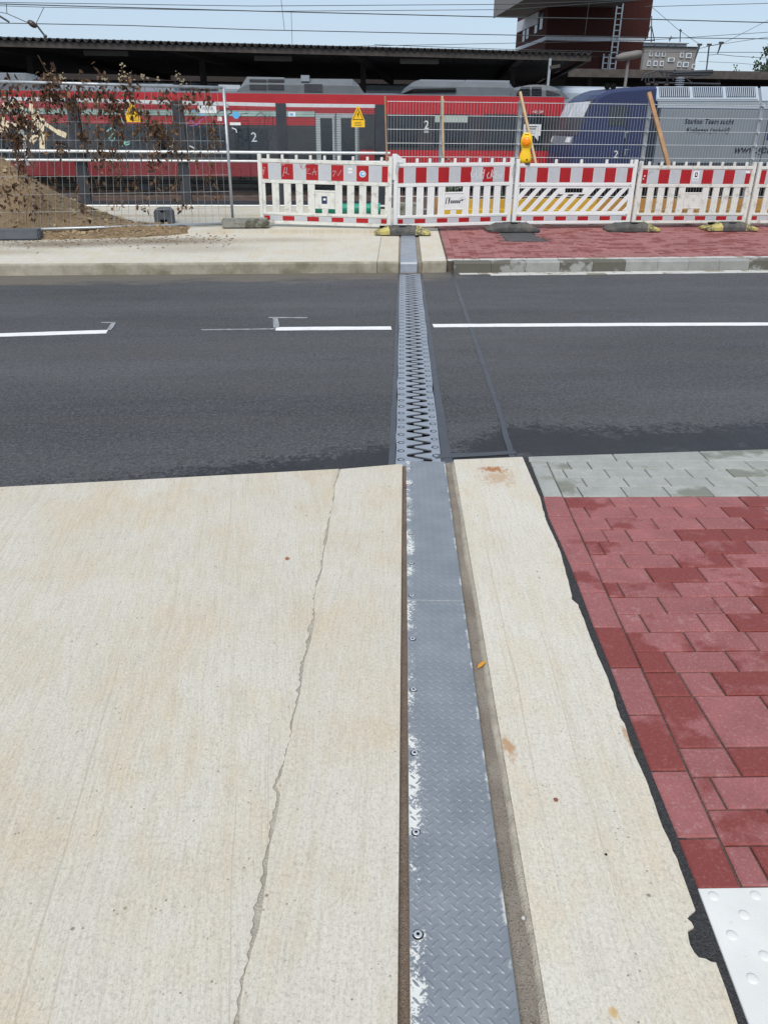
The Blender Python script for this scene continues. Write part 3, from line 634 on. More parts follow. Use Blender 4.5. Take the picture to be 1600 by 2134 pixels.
# ================================================================== carriageway
JD = V((math.sin(JANG), math.cos(JANG), 0)); JN = V((math.cos(JANG), -math.sin(JANG), 0))
JW = .245; j0 = rd(872, 962); FAR_K = 9.66
jbase = V((j0.x, j0.y, RZ)) - JD*.45
def jp(a, d, z=0): q = jbase + JN*a + JD*d; return V((q.x, q.y, RZ+z))
JL = (9.50-jbase.y)/JD.y
def sheet(name, pts, z, mat, parent=None, th=.003):
    mb = MB(); mb.prism([V((p[0], p[1], z)) for p in pts], (0, 0, -th)); return mb.build(name, mat, parent)
jn, jf = jp(-JW/2, 0), jp(-JW/2, JL); kn, kf = jp(JW/2, 0), jp(JW/2, JL)
road = MB()
def lx(a, b, y): return a.x+(b.x-a.x)*(y-a.y)/(b.y-a.y)
road.prism([V((-60, -1, RZ)), V((lx(jn, jf, -1), -1, RZ)), V((lx(jn, jf, 12), 12, RZ)), V((-60, 12, RZ))], (0, 0, -.3))
road.prism([V((lx(kn, kf, -1), -1, RZ)), V((60, -1, RZ)), V((60, 12, RZ)), V((lx(kn, kf, 12), 12, RZ))], (0, 0, -.3))
ro = road.build('road', MAT['asphalt']); tag(ro, kind='structure')
fillr = MB(); fillr.prism([jp(-JW/2, JL), jp(JW/2, JL), jp(JW/2, JL+2), jp(-JW/2, JL+2)], (0, 0, -.2)); tag(fillr.build('road_edge_fill', MAT['asphalt']), kind='structure')
# finger joint
fj = thing('finger_expansion_joint', 'long grey steel finger joint with zigzag gap running across the asphalt road', 'expansion joint', jp(0, 0))
mb = MB(); mb.box(-JW/2+.001, JW/2-.001, 0, JL, -.28, -.26); mb.box(-JW/2+.001, -JW/2+.01, 0, JL, -.26, -.03); mb.box(JW/2-.01, JW/2-.001, 0, JL, -.26, -.03)
Mj = Matrix((JN, JD, V((0, 0, 1)))).transposed().to_4x4(); Mj.translation = V((jbase.x, jbase.y, RZ))
for i in range(len(mb.v)): mb.v[i] = tuple(Mj @ V(mb.v[i]))
mb.build('trough', MAT['black'], fj)
PIT = .1238; ph = .03
nseg = int(JL/PIT); per = 8
def zig(d0, n, off, side):
    """tooth profile of one comb plate from pitch d0, n teeth; side -1 = left plate"""
    pts = []
    for k in range(n):
        b = d0+k*PIT
        if side < 0: pts += [(-.058, b+.004), (-.058, b+.026), (.070, b+PIT*.44), (.077, b+PIT*.5), (.077, b+PIT*.60), (.070, b+PIT*.66)]
        else: pts += [(.083, b+PIT*.42), (.083, b+PIT*.62), (-.040, b+PIT*.98), (-.052, b+PIT*1.02), (-.052, b+PIT*1.10), (-.040, b+PIT*1.14)]
    return pts
boltm = None
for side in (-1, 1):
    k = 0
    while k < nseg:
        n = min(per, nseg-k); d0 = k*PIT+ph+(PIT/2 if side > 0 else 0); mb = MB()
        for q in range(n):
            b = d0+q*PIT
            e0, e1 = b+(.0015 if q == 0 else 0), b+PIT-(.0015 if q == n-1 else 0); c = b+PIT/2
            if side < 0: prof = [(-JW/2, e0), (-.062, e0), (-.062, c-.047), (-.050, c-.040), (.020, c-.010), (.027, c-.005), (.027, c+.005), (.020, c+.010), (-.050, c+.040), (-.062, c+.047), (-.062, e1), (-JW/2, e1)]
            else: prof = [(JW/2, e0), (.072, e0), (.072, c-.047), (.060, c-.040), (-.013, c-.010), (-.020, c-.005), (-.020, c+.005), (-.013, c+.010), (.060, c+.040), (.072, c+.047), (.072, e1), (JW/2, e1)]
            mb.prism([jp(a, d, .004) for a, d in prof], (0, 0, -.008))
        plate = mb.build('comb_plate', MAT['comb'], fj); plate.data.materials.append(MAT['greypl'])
        for f_ in plate.data.polygons: f_.material_index = 0 if f_.normal.z > .5 else 1  # tooth flanks take a darker grey: shade of the gap put into their colour
        for q in range(n):
            d = d0+(q+.5)*PIT; a = side*.093
            if boltm is None:
                m2 = MB(); m2.lathe([(.019, -.003), (.019, .0006)], n=18); b_ = m2.build('bolt_recess', MAT['black'], plate); boltm = b_.data
                plug = MB().lathe([(.0135, -.003), (.0135, .0012), (.012, .0016)], n=16).build('bolt_head', MAT['comb'], b_); plugm = plug.data
            else: b_ = link('bolt_recess', boltm, None, plate); plug = link('bolt_head', plugm, None, b_)
            b_.parent = plate; b_.matrix_parent_inverse = Matrix.Identity(4)
            b_.location = jp(a, d, .0042); plug.location = (.001, -.0022, 0)
        k += n
o = MB().prism([jp(-.07, .25, -.016), jp(.095, .25, -.016), jp(.095, .80, -.016), jp(-.07, .80, -.016)], (0, 0, -.03)).build('gap_filling', MAT['seal'], fj)
# bitumen seams either side and the sawn seam to the right
def strip(name, pts, w0, w1, z, mat, amp=.004, seed=0):
    L = []; n = len(pts)
    fine = []
    for a, b in zip(pts, pts[1:]):
        for i in range(12): fine.append(V(a).lerp(V(b), i/12))
    fine.append(V(pts[-1])); N = len(fine); mb = MB(); vs = []
    for i, p in enumerate(fine):
        d = (fine[min(i+1, N-1)]-fine[max(i-1, 0)]).normalized(); s_ = V((d.y, -d.x, 0)); t = i/(N-1)
        wl = (w0+(w1-w0)*t)/2
        vs += [V((*(p-s_*(wl+amp*noise.noise(p*5+V((seed, 0, 0))))).xy, z)), V((*(p+s_*(wl+amp*noise.noise(p*5+V((seed, 9, 0))))).xy, z))]
    vs2 = [v-V((0, 0, .003)) for v in vs]; M2 = len(vs)
    fs = [(2*i, 2*i+1, 2*i+3, 2*i+2) for i in range(N-1)] + [(M2+2*i+2, M2+2*i+3, M2+2*i+1, M2+2*i) for i in range(N-1)]
    fs += [(2*i, 2*i+2, M2+2*i+2, M2+2*i) for i in range(N-1)] + [(2*i+1, M2+2*i+1, M2+2*i+3, 2*i+3) for i in range(N-1)]
    mb.add(vs+vs2, fs); return mb.build(name, mat)
zs = RZ+.004
tag(strip('bitumen_seam', [jp(-JW/2-.017, .2), jp(-JW/2-.012, 2), jp(-JW/2-.012, JL)], .040, .022, zs, MAT['seal'], .006, 1), kind='structure')
tag(strip('bitumen_seam', [jp(JW/2+.026, .2), jp(JW/2+.018, 2), jp(JW/2+.012, JL)], .062, .026, zs, MAT['seal'], .008, 2), kind='structure')
tag(strip('bitumen_seam', [rd(1072, 965), rd(1063, 942), rd(1047, 880), rd(1030, 830), rd(1000, 740), rd(965, 640), rd(942, 568)], .032, .034, zs, MAT['seal'], .007, 3), kind='structure')
tag(strip('bitumen_seam', [rd(905, 953), rd(985, 949), rd(1075, 944)], .06, .045, RZ+.0055, MAT['seal'], .008, 4), kind='structure')
# painted markings
def mark(name, pts, w, mat, label=None, z=.005):
    o = strip(name, pts, w, w, RZ+z, mat, .006, pts[0].x); tag(o, kind='structure'); return o
mark('road_marking', [rd(-1500, 752), rd(-400, 714), rd(0, 699), rd(110, 695.5), rd(224, 692)], .115, MAT['paint'])
mark('road_marking', [rd(575, 686), rd(700, 685), rd(815, 684.5)], .115, MAT['paint'])
mark('road_marking', [rd(902, 679.5), rd(1300, 677), rd(1600, 676), rd(2600, 672)], .115, MAT['paint'])
mark('road_marking', [rd(420, 688), rd(575, 686)], .03, MAT['paint_old'], z=.0045)
mark('road_marking', [rd(560, 662.5), rd(640, 663)], .035, MAT['paint_old'])
mark('road_marking', [rd(574, 663), rd(576, 684)], .05, MAT['paint_old'], z=.0058)
mark('road_marking', [rd(212, 673), rd(241, 673)], .03, MAT['paint_old'])
mark('road_marking', [rd(238, 674), rd(227, 689)], .04, MAT['paint_old'], z=.0058)

# ================================================================== far footway
KY = 9.64
def fj_x(a, y):                               # joint-parallel line at offset a, at given y
    d = (y-jbase.y-JN.y*a)/JD.y; return jbase.x+JN.x*a+JD.x*d
def fpoly(a0, a1, y0, y1): return [(fj_x(a0, y0), y0), (fj_x(a1, y0), y0), (fj_x(a1, y1), y1), (fj_x(a0, y1), y1)]
PA0, PA1 = -.115, .085                        # far plate across the joint
stepY = 11.92
o = slab('far_concrete_pavement', [(-40, KY-.2), (-4, KY-.04), (fj_x(-.40, KY), KY-.0), (fj_x(-.40, stepY), stepY), (-40, stepY)], ffz, .5, MAT['farslab']); tag(o, kind='structure')
def rnd_kerb(name, p, q, mat, h=.142):        # rounded kerb nosing with weathered face
    mb = MB(); d = V((q[0]-p[0], q[1]-p[1], 0)); n_ = V((d.y, -d.x, 0)).normalized()
    N = 24; loops = []
    for i in range(N+1):
        c = V((p[0], p[1], 0))+d*(i/N); z = ffz(c.x, c.y); wob = .004*noise.noise(V((c.x*3, 2, 0)))
        loops.append([c-n_*.03+V((0, 0, z-.002)), c+n_*(.010+wob)+V((0, 0, z-.002)), c+n_*(.024+wob)+V((0, 0, z-.010)), c+n_*(.030+wob)+V((0, 0, z-.024)), c+n_*(.036+wob)+V((0, 0, RZ-.05)), c-n_*.03+V((0, 0, RZ-.05))])
    mb.ring(loops); o = mb.build(name, mat); tag(o, kind='structure'); return o
rnd_kerb('kerb', (-40, KY-.2), (-4, KY-.04), MAT['kerbface']); rnd_kerb('kerb', (-4.001, KY-.04), (fj_x(-.40, KY)-.002, KY), MAT['kerbface'])
o = slab('far_joint_band', fpoly(-.395, PA0-.028, KY, stepY), ffz, .5, MAT['strip'], up=-.002); tag(o, kind='structure'); rnd_kerb('kerb', (fj_x(-.395, KY), KY), (fj_x(PA0-.03, KY), KY), MAT['kerbface'])
o = slab('far_edge_band', fpoly(PA1+.06, .44, KY, stepY+.5), ffz, .5, MAT['strip2']); tag(o, kind='structure'); rnd_kerb('kerb', (fj_x(PA1+.062, KY), KY), (fj_x(.438, KY), KY), MAT['kerbface'])
o = slab('far_joint_bed', fpoly(PA0-.03, PA1+.062, KY, 13.2), ffz, .4, MAT['sandR'], up=-.015); tag(o, kind='structure')
# bent cover plate
cp = thing('bent_cover_plate', 'grey steel cover plate bent down over the far kerb', 'metal plate', (fj_x(PA0, KY), KY, ffz(0, KY)))
prof = [(12.1, ffz(0, 12.1)+.006), (KY-.005, ffz(0, KY)+.006), (KY-.035, ffz(0, KY)-.010), (KY-.045, ffz(0, KY)-.03), (KY-.055, RZ+.002)]
mb = MB(); loops = []
for (y, z) in prof: loops.append([V((fj_x(PA0, y), y, z)), V((fj_x(PA1, y), y, z)), V((fj_x(PA1, y), y+.006, z-.008)), V((fj_x(PA0, y), y+.006, z-.008))])
mb.ring(loops); mb.build('plate', MAT['comb'], cp)
for i in range(6):
    y = KY+.12+.38*i; m2 = MB().lathe([(.010, 0), (.010, .002), (.006, .002)], (fj_x(PA0+.02, y), y, ffz(0, y)+.0062), 10); m2.build('bolt', MAT['bolt'], cp)
# raised step behind and to the left
o = slab('raised_concrete_step', [(-40, stepY), (fj_x(-.13, stepY), stepY), (fj_x(-.13, 14.6), 14.6), (-40, 14.6)], ffz, .5, MAT['farslab'], up=.05); tag(o, kind='structure')
o = slab('raised_concrete_step', [(-40, 13.35), (1.0, 13.35), (1.05, 14.62), (-40, 14.62)], ffz, .5, MAT['farslab'], up=.085); tag(o, kind='structure')
# red paving, far side
x0f = lambda y: fj_x(.465, y)
o = slab('far_paving_bed', [(fj_x(.43, KY), KY+.02), (40, KY+.02+1.2), (40, 13.9), (fj_x(.43, 13.2), 13.2)], ffz, .4, MAT['sandjoint'], up=-.008); tag(o, kind='structure')
KS = math.tan(R(1.3))
def fy(x, t): return KY+.03+KS*(x-1.7)*1.0+t
farpav = thing('far_block_paving', None, None); del farpav['_w']; farpav['kind'] = 'structure'
GX0, GX1, GT0, GT1 = ff(1040, 490).x, ff(1120, 490).x, ff(1060, 503).y, ff(1060, 480).y
mb = MB(); mg = MB(); rr_ = random.Random(11)
row = 0; t = .15
for i in range(30):
    t0, t1 = .10*i, .10*i+.098
    tgt = mg if i < 1 else mb
    xs = x0f(fy(1.7, t0))+ (.105 if i >= 1 else 0.) + (-.1 if i % 2 else 0) 
    if i >= 1 and i % 2 == 0: pass
    x = xs
    while x < 11:
        a, b = max(x, x0f(fy(1.7, t0))+(.105 if i >= 1 else 0)), x+.198
        if b-a > .03:
            cxm, cym = (a+b)/2, fy((a+b)/2, t0+.05)
            if not (GX0-.02 < cxm < GX1+.02 and GT0-.02 < cym < GT1+.02) and cym < 12.75:
                add_block(tgt, [(a, fy(a, t0)), (b, fy(b, t0)), (b, fy(b, t1)), (a, fy(a, t1))], ffz, .0018, .004, rr_.uniform(-.002, .002))
        x += .2
y = fy(1.7, .10)
while y < 12.6:
    add_block(mb, [(x0f(y), y), (x0f(y)+.1, y), (x0f(y+.197)+.1, y+.197), (x0f(y+.197), y+.197)], ffz, .0018, .004); y += .2
o = mb.build('far_pavers', MAT['paver_red_far'], farpav); o['kind'] = 'stuff'
o = mg.build('pale_paver_row', MAT['gutter'], farpav); o['kind'] = 'stuff'
# kerb stones and gutter stones on the right, one by one
kerb = thing('far_kerb', None, None); del kerb['_w']; kerb['kind'] = 'structure'
kx = [1.69]+[rd(u, 566).x for u in (1019, 1091, 1162, 1232, 1301, 1369, 1435, 1501, 1566)]
while kx[-1] < 13: kx.append(kx[-1]+.47)
for a, b in zip(kx, kx[1:]):
    mb = MB(); loops = []
    for x in (a+.002, b-.002):
        y = fy(x, 0)-.005; z = ffz(x, y); loops.append([V((x, y, z)), V((x, y-.09, z)), V((x, y-.115, z-.006)), V((x, y-.128, z-.022)), V((x, y-.135, RZ-.1)), V((x, y, RZ-.1))])
    c = V(((a+b)/2, fy(a, 0)-.07, RZ)); loops = [[p-c for p in l] for l in loops]
    mb.ring(loops); o = mb.build('kerb_stone', MAT['kerb_grey'], kerb); o.location = c
gut = thing('gutter_row', None, None); del gut['_w']; gut['kind'] = 'structure'
x = 1.75; i = 0
while x < 13:
    for r_ in range(2):
        a, b = x+(.12 if r_ else 0), x+.237+(.12 if r_ else 0); y0 = fy(a, 0)-.138-.09*(r_+1)-.002; y1 = y0+.087
        if not (a < 2.1 and r_): 
            o = paver_poly('gutter_stone', [(a, y0), (b, y0+KS*.237), (b, y1+KS*.237), (a, y1)], lambda x_, y_: RZ+.0, MAT['gutter'], gut, .002, .003, .03, .006)
    x += .24; i += 1
# drain grate
dg_ = thing('drain_grate', 'dark steel drain grate set in the far red paving', 'drain grate', (GX0, GT0, ffz(0, GT0)))
zz = lambda y: ffz(0, y)-.001
def slope_box(mb, x0, x1, y0, y1, h0, h1):
    vs = [V((x, y, zz(y)+h)) for h in (h0, h1) for y in (y0, y1) for x in (x0, x1)]
    return mb.add(vs, [(0, 2, 3, 1), (4, 5, 7, 6), (0, 1, 5, 4), (2, 6, 7, 3), (0, 4, 6, 2), (1, 3, 7, 5)])
mb = MB(); slope_box(mb, GX0, GX1, GT0, GT1, -.06, -.05); mb.build('pit', MAT['black'], dg_)
mb = MB()
for a in ((GX0, GX0+.03, GT0, GT1), (GX1-.03, GX1, GT0, GT1), (GX0+.031, GX1-.031, GT0, GT0+.03), (GX0+.031, GX1-.031, GT1-.03, GT1)): slope_box(mb, *a, -.049, 0)
mb.build('frame', MAT['dark'], dg_)
n = 14
for i in range(n):
    x = GX0+.045+(GX1-GX0-.09)*i/(n-1); mb = MB(); slope_box(mb, x-.007, x+.007, GT0+.032, GT1-.032, -.04, -.001); mb.build('bar', MAT['greypl'], dg_)
# edging behind the barriers on the right
edg = thing('concrete_edging', None, None); del edg['_w']; edg['kind'] = 'structure'
x = 2.05
while x < 12:
    o = MB().box(x+.003, x+.997, 12.80, 12.88, -.2, .055).build('edging_stone', MAT['gutter'], edg); bevel(o, .008); x += 1.0

# ================================================================== road barriers
def gz(x, y):                                 # walking surface on the far side
    if x < fj_x(-.13, y) and y >= stepY: return ffz(x, y)+.05
    return ffz(x, y)
def barrier(A, B, label, hs=1., diag=False, mat='white', L=1.9, extras=None, nubs=9):
    A = V(A); B = V(B); d = B-A; L = d.length; d.normalize()
    yv = V((-d.y, d.x, 0)).normalized(); zv = d.cross(yv)
    root = bpy.data.objects.new('road_barrier', None); COL.objects.link(root)
    root.matrix_world = Matrix.Translation(A) @ Matrix((d, yv, zv)).transposed().to_4x4()
    root.matrix_world = root.matrix_world @ Matrix.Diagonal((1, 1, hs, 1))
    tag(root, label, 'barrier', 'road barriers across the far pavement')
    W = MAT[mat]; e = .05
    def part(name, bx, m=W, bev=.004):
        mb = MB()
        for b in bx: mb.box(*b)
        o = mb.build(name, m, root)
        return bevel(o, bev) if bev else o
    H = .95
    part('post', [(.005, .058, -.026, .026, -.06, H+.06)]); part('post', [(L-.058, L-.005, -.026, .026, -.06, H+.06)])
    part('top_rail', [(.0585, L-.0585, -.022, .022, H-.055, H-.005)])
    part('bottom_rail', [(.0585, L-.0585, -.022, .022, .0, .042)])
    part('middle_rail', [(.0585, L-.0585, -.022, .022, .60, .645)]); part('lower_rail', [(.0585, L-.0585, -.022, .022, .135, .175)])
    if nubs == 9: nx = [.16+(L-.32)*i/8 for i in range(9)]
    else: nx = [.62+(L-.72)*i/3 for i in range(4)]
    for x in nx: part('stub', [(x-.019, x+.019, -.016, .016, H-.0045, H+.058)], W, .005)
    # reflective panels: half red, alternating, half red
    for (z0, z1, nm) in ((.646, H-.056, 'upper_panel'), (.043, .134, 'lower_panel')):
        pn = part(nm, [(.0587, L-.0587, -.012, .012, z0+.001, z1-.001)], W, 0)
        x0, x1 = .066, L-.066; u = (x1-x0)/10; x = x0
        for k in range(11):
            wd = u*.5 if k in (0, 10) else u
            mb = MB().box(x+.003, x+wd-.003, -.0145, -.0121, z0+.012, z1-.012)
            mb.build('red_field' if k % 2 == 0 else 'white_field', MAT['redfilm' if k % 2 == 0 else 'film'], pn); x += wd
    if not diag:
        # corrugated slats with the name panel in the middle
        def slat(x, w, z0, z1):
            mb = MB(); n = 12; front = []
            for i in range(n+1): front.append((x-w/2+w*i/n, -.014-.006*abs(math.sin(math.pi*3*i/n))))
            poly = [V((a, b, z0)) for a, b in front] + [V((x+w/2, .012, z0)), V((x-w/2, .012, z0))]
            mb.prism(poly, (0, 0, z1-z0)); mb.build('slat', W, root)
        part('side_web', [(.0587, .10, -.012, .012, .1755, .5995)], W, 0); part('side_web', [(L-.10, L-.0587, -.012, .012, .1755, .5995)], W, 0)
        g = (L-.2)/10.
        for k in (1, 2, 3, 4): slat(.1+g*(k-.03)-.02, .103, .1755, .5995); slat(L-.1-g*(k-.03)+.02, .103, .1755, .5995)
        cw = L/2-.1-g*3.97+.02-.052 - .002
        part('name_panel', [(L/2-cw, L/2+cw, -.016, .010, .27, .49)], W, .003)
        part('panel_rail', [(L/2-cw-.008, L/2+cw+.008, -.021, .014, .4905, .515)], W); part('panel_rail', [(L/2-cw-.008, L/2+cw+.008, -.021, .014, .245, .2695)], W)
        slat(L/2, .09, .1755, .2445)
    else:
        # one moulded sheet with slanted slots
        part('side_web', [(.0587, .085, -.012, .012, .1755, .5995)], W, 0); part('side_web', [(L-.085, L-.0587, -.012, .012, .1755, .5995)], W, 0)
        part('sheet_edge', [(.0851, L-.0851, -.013, .013, .565, .5995)], W, .002); part('sheet_edge', [(.0851, L-.0851, -.013, .013, .1755, .20)], W, .002)
        n = 10; x0 = .095; x1 = L-.095; u = (x1-x0)/n
        for k in range(-2, n+1):                # slanted bars, clipped to the sheet
            xb = x0+u*k+u*.72; sl_ = .30; z0, z1 = .2001, .5649; wv = u*.46
            pts = [(xb, z0), (xb+wv, z0), (xb+wv+sl_, z1), (xb+sl_, z1)]
            def clip(pts, xc, keep):
                out = []
                for i in range(len(pts)):
                    a, b = pts[i-1], pts[i]; ia = (a[0] >= xc) == keep; ib = (b[0] >= xc) == keep
                    if ia != ib: t = (xc-a[0])/(b[0]-a[0]); out.append((xc, a[1]+t*(b[1]-a[1])))
                    if ib: out.append(b)
                return out
            if abs(xb+sl_*.85-L/2) < .20:
                pts = [(xb, z0), (xb+wv, z0), (xb+wv+sl_*.74, .47), (xb+sl_*.74, .47)]
            pts = clip(pts, .0852, True); pts = clip(pts, L-.0852, False) if pts else pts
            if len(pts) >= 3: MB().prism([V((a, -.013, b)) for a, b in pts], (0, .026, 0)).build('slanted_bar', W, root)
        part('grip', [(L/2-.24, L/2+.24, -.0145, .0145, .4702, .495), (L/2-.24, L/2-.15, -.0145, .0145, .4952, .5648), (L/2+.13, L/2+.24, -.0145, .0145, .4952, .5648)], W, .003)
        for x in (.085, L-.085):
            for z in (.62, .155): part('rivet', [(x-.008, x+.008, -.0255, -.0221, z-.008, z+.008)], MAT['cblock'], .002)
    return root, L
def scrawl(root, pan, strokes, mat, w, y=-.0152, name='scrawl'):
    mb = MB()
    for s_ in strokes: ribbon(mb, [V((a, y, b)) for a, b in s_], w, V((0, -1, 0)), .0006)
    return mb.build(name, mat, root)
def bend(u, v, Y): p = onY(u, v, Y); return p
bp = [bend(541, 465, 12.3), bend(817, 474, 11.97), bend(1063, 467, 12.33), bend(1312, 465.5, 12.42), bend(1552, 465, 12.45), bend(1795, 465, 12.5)]
gap = .012
def ends(i, dz0=0, dz1=0):
    a, b = bp[i], bp[i+1]; d = (b-a).normalized(); return a+d*gap+V((0, 0, dz0)), b-d*gap+V((0, 0, dz1))
b1, L1 = barrier(*ends(0), 'scribbled white and red slatted barrier at the left end of the row', .93, mat='white2')
b2, L2 = barrier(*ends(1), 'clean white and red slatted barrier turned slightly, with a company logo panel', .915)
b3, L3 = barrier(*ends(2), 'white and red barrier with slanted slots, carrying the yellow lamp', .90, True, nubs=4)
b4, L4 = barrier(*ends(3), 'grimy white and red slatted barrier with a white sticker between red fields', .875, mat='white2')
b5, L5 = barrier(*ends(4), 'grimy slatted barrier cut off by the right edge of the picture', .875, mat='white2')
# marks on barrier 1
u1 = (L1-.132)/10
def b1x(k): return .066+u1*(k-.5)
scrawl(b1, None, [[(.085, .80), (.085, .72)], [(.075, .77), (.11, .78)], [(.09, .82), (.12, .81)]], MAT['film'], .006)
scrawl(b1, None, [[(.30, .85), (.40, .87)], [(.345, .86), (.335, .70)], [(.40, .83), (.37, .70)], [(.38, .76), (.43, .75)], [(.43, .83), (.42, .74), (.46, .73)]], MAT['film'], .006)
scrawl(b1, None, [[(.70, .81), (.76, .82), (.70, .75), (.78, .75)], [(.80, .73), (.83, .83), (.85, .73)], [(.80, .77), (.86, .78)]], MAT['film'], .006)
scrawl(b1, None, [[(1.10, .72), (1.14, .80), (1.17, .73), (1.22, .81)], [(1.09, .79), (1.13, .80)]], MAT['film'], .006)
scrawl(b1, None, [[(.62, .885), (.635, .82)], [(.66, .885), (.635, .85), (.67, .81)], [(.69, .82), (.71, .88), (.73, .82)], [(.69, .845), (.73, .85)], [(.74, .875), (.79, .885)], [(.765, .88), (.76, .82)], [(.80, .83), (.80, .885), (.84, .89)], [(.80, .86), (.83, .862)]], MAT['redfilm'], .006, -.0158)
mb = MB().lathe([(.047, 0), (.047, .001)], (b1x(8)+u1*.5, -.0150, .765), 20, 'y'); mb.build('sticker', MAT['inkw'], b1)
mb = MB().lathe([(.036, 0), (.036, .001)], (b1x(8)+u1*.5, -.0163, .765), 20, 'y'); mb.build('sticker_print', MAT['blues'], b1)
mb = MB().lathe([(.018, 0), (.018, .001)], (b1x(8)+u1*.54, -.0176, .768), 16, 'y'); mb.build('sticker_print', MAT['inkw'], b1)
for z in (.83, .785): MB().box(b1x(7)+u1*.35, b1x(7)+u1*.68, -.0162, -.0148, z-.016, z+.016).build('sticker', MAT['inkw'], b1)
MB().box(L1/2-.05, L1/2+.03, -.0185, -.0162, .32, .43).build('sticker', MAT['navy'], b1)
MB().box(L1/2-.025, L1/2+.012, -.0196, -.0186, .37, .40).build('sticker_print', MAT['inkw'], b1)
# white graffiti tag and logo on barrier 2
x0 = .066+((L2-.132)/10)*6.6; cs = .018
letters = [[(0, .84), (-.03, .80), (-.02, .72), (.02, .74)], [(.02, .73), (.05, .86), (.07, .70)], [(.025, .78), (.075, .78)], [(.12, .86), (.09, .82), (.13, .77), (.09, .71)], [(.15, .87), (.14, .70)], [(.20, .85), (.18, .70)], [(.14, .78), (.19, .80)],
           [(.28, .80), (.25, .76), (.26, .71), (.29, .72)], [(.31, .71), (.33, .84), (.36, .80), (.325, .77), (.365, .71)], [(.43, .82), (.385, .80), (.41, .765), (.385, .73), (.43, .71)], [(.44, .77), (.455, .71), (.47, .755), (.485, .71), (.51, .78)]]
scrawl(b2, None, [[(x0+a*.92, b) for a, b in s_] for s_ in letters], MAT['inkw'], .009)
cx = L2/2
scrawl(b2, None, [[(cx-.125, .335), (cx-.115, .43), (cx-.065, .43), (cx-.075, .36)], [(cx-.075, .42), (cx-.085, .335)]], MAT['ink'], .014, -.0166)
mb = MB()
for k in range(5): ribbon(mb, [V((cx-.045+k*.032, -.0166, .345)), V((cx-.033+k*.032, -.0166, .39))], .022, V((0, -1, 0)), .0006)
mb.build('logo_print', MAT['ink'], b2)
scrawl(b2, None, [[(cx+.11, .388), (cx+.175, .402)]], MAT['ink'], .022, -.0166)
scrawl(b2, None, [[(cx+.07, .405), (cx+.12, .43), (cx+.19, .425)]], MAT['film'], .008, -.0166)
# sticker on barrier 4
u4 = (L4-.132)/10; sx_ = .066+u4*5
st4 = MB().box(sx_-.065, sx_+.035, -.0162, -.0148, .70, .86).build('sticker', MAT['inkw'], b4)
MB().box(sx_-.035, sx_+.008, -.0172, -.0163, .765, .84).build('sticker_print', MAT['ink'], b4)
MB().box(sx_-.022, sx_-.006, -.0180, -.0173, .785, .825).build('sticker_print', MAT['inkw'], b4)
MB().box(sx_-.055, sx_+.025, -.0172, -.0163, .715, .745).build('sticker_print', MAT['film'], b4)
MB().box(L4-.16, L4-.085, -.0162, -.0148, .83, .875).build('sticker', MAT['inkw'], b4)
scrawl(b4, None, [[(.10, .77), (.115, .79)], [(.085, .73), (.10, .735)]], MAT['inkw'], .018)
scrawl(b4, None, [[(.17, .84), (.20, .845), (.24, .845)], [(.16, .80), (.18, .835)]], MAT['ink'], .003)
# connecting hooks hung on the barrier ends
def hook(p, label):
    mb = MB(); a = []
    for i in range(13):
        t = 2*math.pi*i/12; a.append(p+V((.018*math.cos(t)+.02*math.sin(t)*.5, -.03, .085*math.sin(t))))
    mb.path(a, .005, 6); tag(mb.build('connecting_hook', MAT['galv']), label, 'hook', 'barrier connecting hooks')
hook(bp[1]+V((.06, -.03, .80)), 'grey metal hook joining the scribbled barrier to the logo barrier')
hook(bp[2]+V((-.02, -.03, .78)), 'grey metal hook joining the logo barrier to the slanted-slot barrier')
hook(bp[3]+V((.0, -.03, .80)), 'rusty metal hook joining the slanted-slot barrier to the grimy barrier')
# upright end bracket of barrier 2
br = MB().box(.0, .14, -.028, .028, .945, 1.00); br.box(-.012, .048, -.030, .030, .70, 1.075); br.prism([V((.05, -.028, 1.0001)), V((.14, -.028, 1.0001)), V((.05, -.028, 1.07))], (0, .056, 0))
bevel(br.build('end_bracket', MAT['white'], b2), .006)
# rubber feet
def foot(c, ang, label, yl=True, yr=True, L=.80, Wd=.36, H=.115):
    root = thing('barrier_foot', label, 'barrier foot', c, 'rubber feet under the barriers', True, (0, 0, ang))
    mb = MB(); h = L/2; k = .17
    prof = [(-h, 0), (-h, .035), (-h+k, H), (h-k, H), (h, .035), (h, 0)]
    loops = []
    for y, s_, zt in ((-Wd/2, .93, .55), (-Wd/2+.04, 1, .92), (-.07, 1, 1), (.07, 1, 1), (Wd/2-.04, 1, .92), (Wd/2, .93, .55)):
        loops.append([V((x*s_, y, z*(zt if z > .04 else 1))) for x, z in prof])
    mb.ring(loops); bevel(mb.build('base', MAT['rubber'], root), .008)
    mb = MB(); mb.box(-.05, .05, -.12, -.06, H-.002, H+.004); mb.box(-.14, .14, .03, .05, H-.002, H+.006); mb.build('grip_recess', MAT['black'], root)
    for sg, on in ((-1, yl), (1, yr)):
        if not on: continue
        mb = MB(); loops = []
        for y, s_, zt_ in ((-Wd/2, .93, .55), (-Wd/2+.04, 1, .92), (-.07, 1, 1), (.07, 1, 1), (Wd/2-.04, 1, .92), (Wd/2, .93, .55)):
            loops.append([V((sg*x*s_, y*1.03, z*(zt_ if z > .045 else 1))) for x, z in ((h+.006, .012), (h+.006, .040), (h-k+.03, H-.012), (h-k-.03, H+.008), (h-k-.03, .012))])
        mb.ring(loops); mb.build('yellow_end', MAT['yellowfilm'], root)
        if sg < 0: MB().box(-h+.07, -h+.15, -.05, .05, .09, .113).build('slot', MAT['black'], root)
    return root
